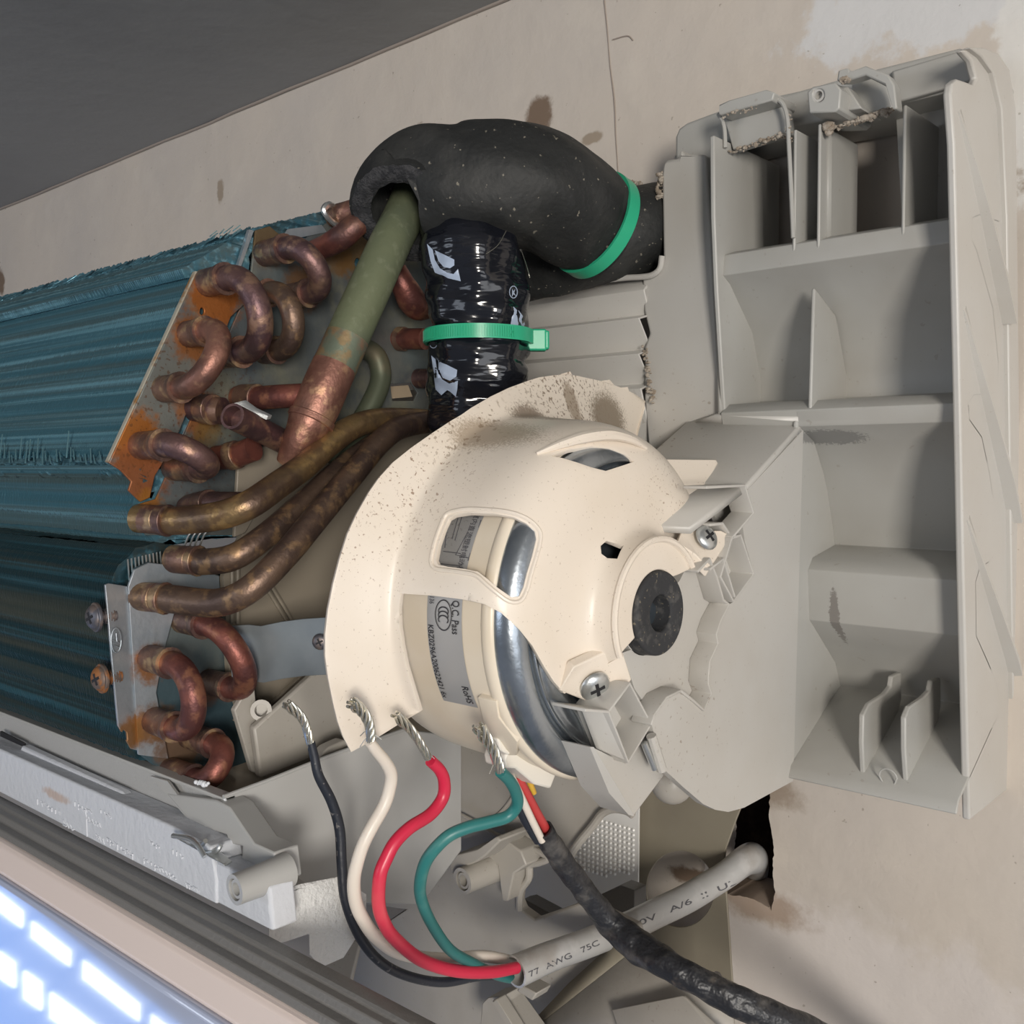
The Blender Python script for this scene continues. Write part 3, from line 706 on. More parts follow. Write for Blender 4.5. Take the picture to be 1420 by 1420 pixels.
# stamped earth mark on the flange
tube('stamped_mark', [P(161+7*math.cos(a*math.pi/8), 888+17*math.sin(a*math.pi/8), x=XE+.0038) for a in range(17)], .00025, M['bracket'], coil, seg=5, smooth=0)
for a, b in (((161, 878), (162, 890)), ((156, 888), (167, 892)), ((158, 895), (165, 898))): tube('stamped_mark', [P(*a, x=XE+.0038), P(*b, x=XE+.0038)], .00025, M['bracket'], coil, seg=5, smooth=0)
# curled fins and metal scraps between the plates
for k in range(10):
    a = P(176+k*5, 776-k*1.2, x=XE-.001); bm = bmesh.new()
    add_prism(bm, [a, a+Vector((.0005, 0, .0002)), a+Vector((.0005, .0005, -.008)), a+Vector((0, .0005, -.008))], (0, .0004, 0))
    finish('bent_fin', bm, M['zinc'], coil)
for k in range(4):
    tube('bent_fin', [P(255+k*7, 760, x=XE+.003), P(262+k*7, 742, x=XE+.006), P(274+k*6, 732, x=XE+.008)], .0004, M['zinc'], coil, seg=6)
tube('metal_scrap', [P(470, 288, x=XE+.004), P(456, 284, x=XE+.006), P(449, 292, x=XE+.006), P(458, 305, x=XE+.006), P(470, 316, x=XE+.006), P(462, 322, x=XE+.004)], [.0006, .0016, .0014, .0012, .0016, .0005], M['zinc'], coil, seg=7)
prism('plate_tab', [P(385, 336, x=XE), P(398, 318, x=XE), P(445, 312, x=XE), P(452, 322, x=XE)], (.0006, 0, 0), M['bracket'], coil)
# screws standing out of the bracket flange: things screwed to the coil, so parts of it
for (u, v, u2, v2, m) in ((132, 856, 160, 853, 'dark_screw'), (140, 941, 167, 937, 'rust_screw')):
    a = P(u2, v2, x=XE+.001); ysh = a.y-.001
    b = Vector((XE-.001, 0, 0)); hd = P(u, v, y=a.y-.0075)
    sh = tube('bracket_screw', [a, hd], .0024, M[m], coil, seg=12, smooth=0)
    n = (hd-a).normalized()
    tube('washer', [hd-n*.001, hd+n*.0004], .0056, M[m], sh, seg=20, smooth=0, bevel=.0003)
    cross_screw('screw_head', hd+n*.0004, n+Vector((.25, -.3, 0)), .0047, M[m], sh)
    for k in range(4):
        c = a.lerp(hd, .15+k*.15); tube('thread', [c-n*.0002, c+n*.0002], .0029, M[m], sh, seg=14, smooth=0)

def ubend(a, b, mtl, L=.014, r=.0046, pa=None, pb=None, x0=XE):
    A, B = P(*a, x=x0), P(*b, x=x0); X = Vector((1, 0, 0)); R = (B-A).length/2; mid = (A+B)/2; h = (A-B).normalized()
    path = [A, A+X*L*.5]
    for i in range(0, 13):
        t = math.pi*i/12; path.append(mid+X*L+h*R*math.cos(t)+X*R*math.sin(t)*1.0)
    path += [B+X*L*.5, B]
    o = tube('return_bend', path, r, M[mtl], coil, seg=20, smooth=3)
    for q in (A, B):
        tube('braze_collar', [q, q+X*L*.55, q+X*L*.72, q+X*L*.86], [r*1.12, r*1.14, r*1.16, r*1.28, r*1.30], M['collar'], o, seg=20, smooth=3)
    return o
ubend((284, 393), (306, 492), 'copper_dark', .018, .0050)
ubend((354, 410), (365, 488), 'copper_brown', .012, .0046)
ubend((258, 464), (224, 540), 'copper_warm', .017, .0047)
ubend((366, 352), (398, 412), 'copper_dark', .018, .0048)
ubend((192, 618), (240, 648), 'copper_dark', .022, .0048)
ubend((252, 860), (288, 945), 'copper_red', .019, .0046)
ubend((204, 912), (210, 998), 'copper_red', .020, .0047)
ubend((262, 1020), (235, 1068), 'copper_red', .021, .0046)
def pipe(name, pts, r, mtl, **k): return tube(name, [P(u, v, x=x) for u, v, x in pts], r, M[mtl], k.pop('parent', coil), seg=k.pop('seg', 20), **k)
def collar(a, b, r): return tube('braze_collar', [P(a[0], a[1], x=a[2]), P(b[0], b[1], x=b[2])], r, M['collar'], coil, seg=20, smooth=0, bevel=.0003)
# distributor tubes sweeping to the right behind the motor cover
pipe('distributor_tube', [(190, 719, XE), (215, 720, -.362), (240, 722, -.354), (300, 716, -.336), (345, 700, -.326), (385, 673, -.326), (425, 644, -.329), (465, 608, -.332), (500, 588, -.334), (545, 581, -.338), (625, 584, -.348)], [.0054, .0054, .0054, .0054, .0052, .0052, .0050, .0048], 'brass')
collar((192, 719, XE), (222, 721, -.359), .0055); collar((222, 721, -.359), (234, 722, -.355), [.0058, .0062])
pipe('distributor_tube', [(236, 775, XE), (262, 777, -.362), (285, 779, -.354), (325, 772, -.340), (370, 742, -.336), (430, 690, -.338), (480, 645, -.342), (540, 600, -.35)], [.0052, .0052, .0052, .0050, .0050, .0048], 'copper_brown')
collar((238, 775, XE), (266, 777, -.3605), .0056); collar((266, 777, -.3605), (276, 778, -.357), [.0056, .0062])
pipe('distributor_tube', [(192, 827, XE), (215, 829, -.362), (240, 831, -.354), (300, 836, -.336), (345, 818, -.322), (395, 770, -.318), (440, 716, -.319), (490, 656, -.323), (530, 610, -.328), (565, 590, -.333), (640, 580, -.345)], [.0054, .0054, .0054, .0052, .0052, .0052, .0050, .0050, .0048], 'copper_brown')
collar((194, 827, XE), (218, 829, -.361), .0056); collar((218, 829, -.361), (230, 830, -.357), [.0056, .0063])
# stubs
pipe('tube_stub', [(258, 704, XE), (285, 698, -.358), (335, 698, -.340)], .0045, 'copper_dark'); collar((262, 703, XE), (292, 698, -.355), [.005, .0056])
pipe('tube_stub', [(300, 635, XE), (325, 632, -.360), (352, 622, -.350)], .0050, 'copper_red'); collar((318, 633, -.362), (330, 630, -.358), .0058)
pipe('tube_stub', [(268, 565, XE), (292, 568, -.362), (309, 570, -.357)], [.0055, .0054], 'copper_dark'); collar((280, 567, XE+.004), (296, 568, -.359), [.0058, .0062])
pipe('cut_tube', [(322, 577, -.335), (352, 592, -.341), (392, 612, -.347), (430, 632, -.352)], .0050, 'copper_dark', hollow=.8, label='dark copper tube with an open cut end')
prism('steel_clip', [P(322, 560, x=-.344), P(336, 556, x=-.342), P(352, 567, x=-.339), P(372, 577, x=-.336), P(370, 582, x=-.336), P(350, 572, x=-.339), P(334, 562, x=-.342), P(324, 566, x=-.344)], (0, .0018, .0004), M['zinc'], coil)
pipe('tube_stub', [(330, 551, XE), (355, 552, -.358), (385, 550, -.348), (425, 548, -.338)], .0048, 'copper_red'); collar((335, 551, -.367), (358, 552, -.357), [.0054, .0058])
# tube rising to the foam at the top
pipe('tube_stub', [(430, 350, XE), (455, 340, -.358), (475, 328, -.350), (495, 312, -.345), (515, 300, -.345)], [.0044, .0050, .0055, .0050, .0046], 'copper_red')
pipe('tube_stub', [(462, 300, XE), (482, 295, -.360), (505, 288, -.350)], .0050, 'copper_warm')
pipe('tube_stub', [(548, 375, -.352), (562, 400, -.350), (578, 425, -.352), (600, 425, -.36)], [.0052, .0056, .0066, .0060, .0045], 'copper_red')
pipe('tube_stub', [(552, 470, XE), (572, 470, -.360), (590, 470, -.352)], .0050, 'copper_red'); collar((552, 470, XE), (562, 470, -.366), .0058)
pipe('tube_stub', [(580, 525, XE), (600, 525, -.360)], .0048, 'copper_dark')
pipe('old_tube', [(500, 480, XE+.001), (522, 495, -.362), (528, 525, -.360), (515, 560, -.360), (490, 600, -.362), (455, 640, -.365)], .0048, 'old_green')
pipe('old_tube', [(560, 585, -.352), (500, 620, -.350), (455, 668, -.352), (400, 720, -.36)], .0042, 'old_green')
# big suction pipe: green, then a copper reducer
pipe('suction_pipe', [(572, 270, -.338), (560, 300, -.335), (540, 340, -.332), (515, 395, -.330), (490, 450, -.330), (478, 477, -.3305)], .0088, 'green_pipe', seg=28, label='verdigris green upper length of the suction pipe')
pipe('suction_pipe', [(482, 468, -.3302), (470, 496, -.331), (461, 515, -.3315)], [.0089, .0090, .0091], 'verd_mix', seg=28)
pipe('copper_reducer', [(464, 508, -.3313), (452, 535, -.332), (438, 568, -.3335), (425, 592, -.335), (414, 612, -.337), (402, 642, -.342)], [.0091, .0092, .0092, .0090, .0084, .0070, .0062, .0055], 'copper_warm', seg=28)
tube('braze_collar', [P(434, 577, x=-.334), P(430, 586, x=-.3343)], .0096, M['copper_warm'], coil, seg=28, smooth=0, bevel=.0004)

# ------------------------------------------------------------------ foam sleeves
def wob1(t, a): return .035*math.sin(a*3+t*9)+.02*math.sin(a*7-t*23) - .10*math.exp(-((t-.47)/.035)**2)*(0.5+.5*math.cos(a-1.2))
T0 = Vector((-.30, .62, .72)).normalized(); fp = [P(563, 297, y=-.158), P(566, 274, y=-.152), P(598, 256, y=-.146), P(640, 258, y=-.140), P(695, 255, y=-.130), P(745, 262, y=-.116), P(785, 284, y=-.102), P(812, 304, y=-.090), P(842, 322, y=-.078)]
bm = bmesh.new(); add_tube(bm, fp, [.0232, .0236, .0238, .0240, .0248, .0252, .0252, .0240, .0225, .0205], 48, 10, True, .66, wob1, T0)
sleeve1 = empty('foam_pipe_sleeve', fp[3], 'thick black foam pipe sleeve, open cut end over the green pipe, bulging over the coil', 'pipe insulation')
s1 = finish('foam_tube', bm, M['foam'], sleeve1, smooth=60)
# ragged cut face as its own ring
t = T0; n_ = t.orthogonal().normalized(); b_ = t.cross(n_); bm = bmesh.new(); prev = None; rings = []
for i in range(64):
    a = 2*math.pi*i/64; d = n_*math.cos(a)+b_*math.sin(a); row = []
    for j in range(7):
        rr = lerp(.0150, .0231, j/6)*(1+random.uniform(-.02, .02)); row.append(bm.verts.new(fp[0]+d*rr-t*(.0014*math.sin(math.pi*j/6)+random.uniform(0, .0008))))
    rings.append(row)
for i in range(64):
    a, b = rings[i], rings[(i+1) % 64]
    for j in range(6): bm.faces.new([a[j], a[j+1], b[j+1], b[j]])
finish('cut_face', bm, M['foam_cut'], sleeve1, smooth=180)
def wob2(t, a): return .05*math.sin(a*2+t*5)+.02*math.sin(a*6-t*17)
fp2 = [P(720, 395, y=-.075), P(755, 372, y=-.070), P(800, 350, y=-.062), P(845, 335, y=-.052), P(885, 322, y=-.040), P(915, 315, y=-.020), P(935, 312, y=-.002)]
bm = bmesh.new(); add_tube(bm, fp2, [.0090, .0150, .0185, .0205, .0212, .0205, .0190], 40, 9, True, 0, wob2)
s2_ = finish('foam_pipe_sleeve', bm, M['foam'], None, smooth=180); tag(s2_, 'smaller black foam sleeve beyond the upper green tie, running into the wall', 'pipe insulation')

# black taped bundle
tp = [P(632, 285, x=-.325), P(638, 312, x=-.314), P(650, 345, x=-.306), P(660, 400, x=-.304), P(664, 450, x=-.304), P(663, 500, x=-.304), P(665, 545, x=-.305), P(672, 600, x=-.306), P(682, 660, x=-.310), P(690, 730, x=-.315)]
def wob3(t, a): return .030*math.sin(5*a+t*11)+.022*math.sin(9*a-31*t)+.030*math.sin(t*38+2*math.sin(a)) + .02*math.sin(t*80+3*a) - .07*math.exp(-((t-.56)/.02)**2)
bundle = empty('taped_pipe_bundle', tp[4], 'pipe joint wrapped in glossy black tape with white print, upright beside the green pipe', 'taped bundle')
bm = bmesh.new(); add_tube(bm, tp, [.0100, .0170, .0205, .0215, .0208, .0215, .0220, .0222, .0222, .0215], 56, 12, True, 0, wob3)
tape = finish('tape_wrap', bm, M['tape'], bundle, smooth=180)
from mathutils.bvhtree import BVHTree
def surface_of(o):
    return BVHTree.FromObject(o, bpy.context.evaluated_depsgraph_get())
def drape(name, px, tree, m, parent, off=.0003, grid=4, holes=()):
    """thin print lying on a curved surface"""
    V, T = cdt(px, holes, grid); bm = bmesh.new(); A = []
    W_ = parent.matrix_world.inverted()
    for q in V:
        d = ray(q[0], q[1]).normalized(); h = tree.ray_cast(CAM, d)
        A.append(bm.verts.new((h[0] if h[0] else CAM+d*.4) - d*off))
    for t_ in T: bm.faces.new([A[i] for i in t_])
    return finish(name, bm, m, parent, recalc=False, smooth=180)
bpy.context.view_layer.update()
tree = surface_of(tape)
def arcband(cx, cy, rx, ry, w, a0, a1, n=14):
    o_ = [(cx+rx*math.cos(math.radians(a0+(a1-a0)*i/n)), cy+ry*math.sin(math.radians(a0+(a1-a0)*i/n))) for i in range(n+1)]
    i_ = [(cx+(rx-w)*math.cos(math.radians(a1+(a0-a1)*i/n)), cy+(ry-w)*math.sin(math.radians(a1+(a0-a1)*i/n))) for i in range(n+1)]
    return o_+i_
drape('printed_mark', [(592, 338), (600, 346), (603, 360), (610, 372), (620, 378), (629, 380), (635, 373), (639, 390), (622, 386), (603, 378), (597, 362)], tree, M['tape_print'], tape)
drape('printed_mark', [(603, 347), (618, 354), (630, 360), (630, 368), (624, 372), (615, 370), (608, 362)], tree, M['tape_print'], tape)
drape('printed_mark', [(598, 493), (604, 498), (606, 512), (613, 526), (623, 532), (635, 528), (634, 541), (632, 550), (624, 543), (620, 541), (612, 548), (604, 540)], tree, M['tape_print'], tape)
drape('printed_mark', [(608, 499), (620, 506), (634, 513), (633, 522), (624, 528), (614, 524), (608, 512)], tree, M['tape_print'], tape)
drape('printed_mark', [(712, 425), (717, 430), (718, 445), (722, 457), (712, 459), (706, 460), (709, 445)], tree, M['tape_print'], tape)
drape('printed_mark', [(719, 430), (725, 438), (728, 450), (724, 456), (720, 445)], tree, M['tape_print'], tape)
drape('printed_mark', arcband(712, 405, 6, 9, 1.2, 0, 359), tree, M['tape_print'], tape, grid=0)
drape('printed_mark', [(710, 400), (712, 404), (715, 400), (713, 406), (716, 411), (712, 408), (710, 412)], tree, M['tape_print'], tape, grid=0)
drape('printed_mark', arcband(601, 478, 5, 5, 1, 10, 170), tree, M['tape_print'], tape, grid=0)

# green cable ties
def tie_ring(name, ctr, ax1, ax2, ra, rb, w, th, parent, wv, a0=0, a1=360, n=72):
    bm = bmesh.new(); R = []
    full = a1-a0 >= 360
    for i in range(n if full else n+1):
        a = math.radians(a0+(a1-a0)*i/n); d = ax1*math.cos(a)*ra+ax2*math.sin(a)*rb; o_ = d.normalized()*th
        c = ctr+d; R.append([bm.verts.new(c-wv*w/2), bm.verts.new(c+wv*w/2), bm.verts.new(c+wv*w/2+o_), bm.verts.new(c-wv*w/2+o_)])
    for i in range(n):
        a, b = R[i], R[(i+1) % len(R)]
        for j in range(4): bm.faces.new([a[j], a[(j+1) % 4], b[(j+1) % 4], b[j]])
    return finish(name, bm, M['tie'], parent, smooth=40)
tc2 = P(664, 468, x=-.304)
tie = empty('cable_tie', tc2, 'green ribbed cable tie with square head round the black taped bundle', 'cable tie')
X_, Y_, Z_ = Vector((1, 0, 0)), Vector((0, 1, 0)), Vector((0, 0, 1))
band = tie_ring('strap', tc2, X_, Y_, .0222, .0222, .0058, .0011, tie, Z_)
for i in range(60):
    a = math.radians(198+i*2.6); d = X_*math.cos(a)+Y_*math.sin(a); tt = Vector((-d.y, d.x, 0)); c = tc2+d*.0234
    if i % 1 == 0:
        bm = bmesh.new(); add_prism(bm, [c-Z_*.0022-tt*.00022, c+Z_*.0022-tt*.00022, c+Z_*.0022+tt*.00022, c-Z_*.0022+tt*.00022], d*.0003); finish('rib', bm, M['tie'], band)
hc = P(744, 472, x=-.2865); q0 = Vector((.743, .669, 0)); q1 = Vector((-.669, .743, 0))
bm = bmesh.new()
for c, hx, hy, hz in ((hc, .0042, .003, .0046), (hc+q0*.0042, .0012, .0024, .0040)):
    vs = [bm.verts.new(c+q0*hx*a+q1*hy*b+Z_*hz*e) for a in (-1, 1) for b in (-1, 1) for e in (-1, 1)]
    for f in ((0, 1, 3, 2), (4, 6, 7, 5), (0, 4, 5, 1), (2, 3, 7, 6), (0, 2, 6, 4), (1, 5, 7, 3)): bm.faces.new([vs[i] for i in f])
finish('head', bm, M['tie'], tie, bevel=.0008)
tube('strap_to_head', [tc2+X_*.0215-Y_*.006, hc-q0*.003], .0022, M['tie'], tie, seg=8, smooth=0)
# upper tie, sunk into the foam
tdir = (fp[8]-fp[6]).normalized(); tcn = fp[7].lerp(fp[8], .45); a1_ = tdir.cross(Z_).normalized(); a2_ = tdir.cross(a1_)
tie2 = tie_ring('cable_tie', tcn, a1_, a2_, .0222, .0228, .0062, .0014, None, tdir); tag(tie2, 'plain green cable tie pulled tight round the black foam near the wall', 'cable tie')
# straw-thin lint threads
for p in (((702, 320), (690, 340), (674, 352)), ((722, 345), (729, 365), (735, 385))):
    tube('lint_thread', [P(u, v, x=-.283) for u, v in p], .00018, M['tin'], bundle, seg=4)
# ------------------------------------------------------------------ rear chassis with the control-box tray
ch = empty('rear_chassis', (-.19, 0, -.13), 'grey moulded plastic rear chassis with deep ribbed tray, fixed flat to the wall', 'air conditioner chassis')
BV = dict(bevel=.0006)
# tray floor: one moulded sheet whose section steps in and out
prof = [(-.024, .096), (-.047, .0945), (-.055, .092), (-.056, .084), (-.050, .081), (-.030, .062), (-.022, .042), (-.022, .030), (-.050, .0275), (-.056, .024), (-.054, .018), (-.040, .012), (-.030, -.002), (-.026, -.010), (-.020, -.026), (-.018, -.034), (-.040, -.0385), (-.044, -.043), (-.042, -.064), (-.030, -.074), (-.016, -.086), (-.010, -.098), (-.022, -.104), (-.058, -.124), (-.060, -.1285)]
def sect(name, pr, x0, x1, m=M['tray'], th=.0015, **k): return ribbon(name, [Vector((x0, y, z)) for y, z in pr], (x1-x0, 0, 0), th, m, ch, **k)
sect('tray_floor', prof[:11], -.232, -.1285, bevel=.0015, segs=3)
sect('tray_floor', prof[9:], -.1965, -.1285, bevel=.0018, segs=3)
# upper panel with the two slots and the rim
slot1 = [(1018, 207), (1092, 184), (1100, 344), (1050, 352), (1002, 358)]
slot2 = [(1143, 178), (1240, 150), (1250, 322), (1172, 334), (1144, 340)]
yb = -.022
outl = [P(992, 372, y=yb), P(985, 170, y=yb), P(1000, 150, y=yb), P(1348, 75, y=yb), P(1356, 330, y=yb)]
prism('slot_panel', outl, (0, .002, 0), M['tray'], ch, holes=[PY([(1022, 212), (1096, 188), (1103, 348), (1060, 355), (1012, 362)], yb), PY([(1160, 180), (1242, 156), (1252, 328), (1175, 337), (1168, 300)], yb)], bevel=.0003)
# slanted flanks inside the slots
def quad(name, pts, m, th=.0015, **k):
    bm = bmesh.new(); vs = [bm.verts.new(p) for p in pts]; bm.faces.new(vs); bmesh.ops.triangulate(bm, faces=bm.faces[:]); return finish(name, bm, m, ch, solid=th, offset=0, **k)
quad('slot_flank', [P(1003, 212, y=-.050), P(1018, 210, y=-.010), P(1048, 350, y=-.004), P(1005, 360, y=-.050)], M['tray'])
quad('slot_flank', [P(1148, 175, y=-.050), P(1158, 180, y=-.010), P(1182, 334, y=-.004), P(1146, 345, y=-.050)], M['tray'])
def rib(px, x, yback, m=M['tray'], th=.0014, name='tray_rib'):
    """upright rib: front edge through px, plane x, back to yback"""
    fr_ = [P(u, v, x=x) for u, v in px]
    pts = fr_ + [Vector((x, yback, p.z)) for p in reversed(fr_)]
    return prism(name, pts, (th, 0, 0), m, ch, **BV)
xl = P(985, 190, y=-.06).x
rib([(984, 189), (985, 300), (989, 400), (1000, 582)], -.2335, -.006, th=.0022)
for u0, v0, u1, v1 in ((1100, 180, 1110, 348), (1134, 172, 1143, 352), (1252, 146, 1258, 330)):
    a, b = P(u0, v0, y=-.056), P(u1, v1, y=-.056)
    prism('tray_rib', [Vector((a.x, -.056, a.z)), Vector((a.x, -.056, b.z)), Vector((a.x, -.020, b.z)), Vector((a.x, -.020, a.z))], (.0014, 0, 0), M['tray'], ch, **BV)
a = P(1125, 400, y=-.054); b = P(1130, 575, y=-.054)
prism('tray_rib', [Vector((a.x, -.054, a.z)), Vector((a.x, -.056, b.z)), Vector((a.x, -.020, b.z)), Vector((a.x, -.022, .04)), Vector((a.x, -.034, .065))], (.0016, 0, 0), M['tray'], ch, **BV)
# triangular gusset on the left wall of the middle bay
quad('gusset', [P(995, 420, y=-.052), P(1030, 520, y=-.024), P(1038, 575, y=-.024), P(998, 575, y=-.055)], M['tray'])
# rim shell around the top left
rim = PY([(936, 260), (936, 190), (941, 178), (952, 170), (1000, 152), (1100, 128), (1200, 99), (1330, 66), (1352, 72), (1366, 90), (1350, 118), (1290, 133), (1180, 160), (1080, 178), (1010, 196), (990, 206), (988, 260)], -.040)
prism('top_rim', rim, (0, .038, 0), M['tray'], ch, bevel=.0025, segs=3)
prism('top_lip', PY([(1235, 98), (1330, 70), (1352, 92), (1348, 112), (1240, 143)], -.0425), (0, .004, 0), M['tray'], ch, bevel=.001)
# back strip between tongue and left wall
prism('side_web', PY([(935, 215), (988, 200), (992, 585), (940, 585)], -.030), (0, .028, 0), M['chassis'], ch, bevel=.001)
# hook tab, top left
prism('hook_tab', PY([(997, 160), (997, 145), (1010, 139), (1062, 124), (1074, 128), (1071, 139), (1050, 145), (1000, 159)], -.062), (0, .02, 0), M['tray'], ch, **BV)
prism('hook_tab', PY([(1000, 160), (1072, 138), (1090, 150), (1094, 184), (1016, 208), (1008, 180)], -.052), (0, .006, 0), M['tray'], ch, **BV)
tube('tab_edge', PY([(1076, 136), (1086, 145), (1092, 165), (1094, 200), (1097, 260), (1100, 330)], -.0575), .0009, M['tray'], ch, seg=8)
tube('tab_edge', PY([(996, 158), (1004, 175), (1006, 205)], -.0575), .0009, M['tray'], ch, seg=8)
# screw boss with hole, and arch beside it
bx = PY([(1119, 128), (1127, 120), (1158, 114), (1166, 124), (1164, 150), (1158, 155), (1122, 157)], -.066)
prism('screw_boss', bx, (0, .030, 0), M['tray'], ch, holes=[PY([(1135+7.5*math.cos(2*math.pi*i/20), 132+9*math.sin(2*math.pi*i/20)) for i in range(20)], -.066)], **BV)
bm = bmesh.new(); c = P(1135, 132, y=-.0655)
add_tube(bm, [c, c+Vector((0, .004, 0))], .0026, 18, 0, True, .62); finish('boss_bush', bm, M['chassis'], ch, smooth=40)
prism('boss_web', PY([(1160, 118), (1175, 120), (1195, 150), (1160, 155)], -.058), (0, .02, 0), M['tray'], ch, **BV)
prism('slot_arch', PY([(1160, 112), (1162, 98), (1176, 94), (1178, 99), (1200, 91), (1232, 104), (1240, 118), (1244, 150), (1238, 152), (1228, 118), (1200, 104), (1176, 112)], -.064), (0, .006, 0), M['tray'], ch, **BV)
prism('slot_hood', PY([(1180, 110), (1200, 103), (1230, 118), (1239, 150), (1185, 160)], -.050), (0, .004, 0), M['tray'], ch, **BV)
# right wall
xr = -.1285
sp = [(-.0605, -.1295), (-.0605, .1415), (-.059, .1445), (-.055, .1460), (-.0470, .1455), (-.0440, .149), (-.0430, .158), (-.039, .1625), (-.030, .1640), (-.016, .1600), (-.006, .150), (-.003, .140), (-.003, -.120), (-.010, -.1265), (-.030, -.131)]
prism('right_wall', PX([(1345, 1138), (1337, 800), (1331, 500), (1324, 200), (1319, 130), (1321, 115), (1328, 109), (1340, 113), (1350, 117), (1355, 108), (1348, 84), (1335, 70), (1346, 65), (1360, 68), (1376, 85), (1388, 115), (1393, 160), (1398, 500), (1404, 900), (1413, 1083)], xr), (-.0030, 0, 0), M['chassis'], ch, bevel=.0009, segs=3)
prism('wall_flange', PX([(1346, 66), (1365, 66), (1386, 75), (1400, 96), (1409, 150), (1412, 400), (1415, 700), (1419, 1000), (1416, 1070), (1407, 1062), (1402, 700), (1397, 300), (1390, 150), (1378, 100), (1362, 78)], -.1265), (-.003, 0, 0), M['chassis'], ch, **BV)
for px in ([(1328, 155), (1345, 230), (1362, 310), (1378, 390), (1390, 450)], [(1335, 430), (1352, 510), (1370, 590), (1388, 670), (1398, 725)], [(1340, 722), (1358, 790), (1375, 850), (1394, 915), (1402, 950)]):
    A_ = [P(u, v, x=xr) for u, v in px]; bm = bmesh.new(); H_ = (0, .0020, .0036, .0048, .0050); rows = []
    for p, h in zip(A_, H_): rows.append([bm.verts.new(p), bm.verts.new(p+Vector((h+.0002, .0006, 0))), bm.verts.new(p+Vector((h+.0002, .0020, .0008))), bm.verts.new(p+Vector((0, .0035+h, .002)))])
    for a, b in zip(rows, rows[1:]):
        for k in range(3): bm.faces.new([a[k], b[k], b[k+1], a[k+1]])
    bm.faces.new(rows[-1]); bm.faces.new(rows[0])
    finish('outer_rib', bm, M['chassis'], ch, smooth=20)
# bottom hooks of the tray
for x, px in ((-.1660, [(1246, 934), (1238, 938), (1236, 952), (1228, 962), (1206, 976), (1198, 992), (1197, 1030), (1199, 1074)]), (-.1490, [(1301, 941), (1293, 944), (1290, 958), (1280, 968), (1262, 980), (1256, 996), (1256, 1040), (1259, 1086)])):
    fr_ = [P(u, v, x=x) for u, v in px]
    prism('cable_hook', fr_ + [Vector((x, -.026, fr_[-1].z+.012)), Vector((x, fr_[0].y+.004, -.098)), Vector((x, fr_[0].y+.003, fr_[0].z))], (-.0022, 0, 0), M['tray'], ch, bevel=.0006)
c = P(1235, 1076, y=-.055); tube('moulded_mark', [c+Vector((.0035*math.cos(a)*(.9 if math.sin(a) < 0 else 1), -.0025-.0006*math.sin(a), .0035*math.sin(a))) for a in [2*math.pi*i/16 for i in range(17)]], .00035, M['tray'], ch, seg=6, smooth=0)
# dust fluff along the slot edges
rnd = random.Random(9)
def fluff(px, y, n, r):
    bm = bmesh.new()
    for k in range(n):
        t = rnd.random()*(len(px)-1); i = int(t); a, b = px[i], px[i+1]; f = t-i
        p = P(lerp(a[0], b[0], f)+rnd.uniform(-3, 3), lerp(a[1], b[1], f)+rnd.uniform(-3, 3), y=y); s_ = r*rnd.uniform(.4, 1)
        bmesh.ops.create_icosphere(bm, subdivisions=1, radius=s_, matrix=Matrix.Translation(p+Vector((0, rnd.uniform(-.001, .001), 0))) @ Matrix.Diagonal((rnd.uniform(.6, 1.8), .8, rnd.uniform(.5, 1.2), 1)))
    o = finish('dust_fluff', bm, M['tray_dust'], ch, recalc=False); o['kind'] = 'stuff'
fluff([(1014, 210), (1060, 196), (1090, 186)], -.0535, 60, .0010); fluff([(1146, 180), (1190, 168), (1238, 152)], -.052, 90, .0014)
fluff([(1003, 358), (1060, 352), (1098, 346)], -.054, 40, .0008); fluff([(1092, 150), (1096, 200)], -.057, 25, .0007)
fluff([(1150, 172), (1148, 185)], -.055, 30, .0016); fluff([(1001, 162), (1050, 148)], -.063, 25, .0007); fluff([(1166, 112), (1176, 110)], -.066, 20, .0009)
fluff([(916, 240), (914, 275)], -.05, 50, .0012); fluff([(862, 250), (890, 256), (908, 272)], -.030, 60, .0011); fluff([(893, 480), (900, 520), (904, 560)], -.053, 60, .0011)

# tongue plate left of the tray
tg = PY([(917, 245), (919, 228), (926, 221), (940, 219), (943, 206), (948, 214), (978, 214), (986, 330), (1000, 588), (965, 596), (955, 640), (905, 690), (893, 560), (893, 480), (900, 462), (892, 430), (890, 384), (905, 382), (915, 374), (919, 360)], -.050)
prism('tongue_plate', tg, (0, .046, 0), M['chassis'], ch, bevel=.0022, segs=4)
# stepped ledge behind the taped bundle
led = [(-.030, .092), (-.046, .0885), (-.052, .083), (-.047, .072), (-.056, .0695), (-.046, .056), (-.056, .053), (-.046, .040), (-.054, .037), (-.044, .010), (-.044, -.03)]
sect('stepped_ledge', led, P(730, 440, y=-.06).x-.02, P(897, 460, y=-.050).x, M['chassis'], bevel=.0008)
tube('ledge_edge', PY([(740, 402), (800, 394), (860, 386), (890, 384), (905, 381), (915, 372), (918, 355)], -.052), .0014, M['chassis'], ch, seg=10)
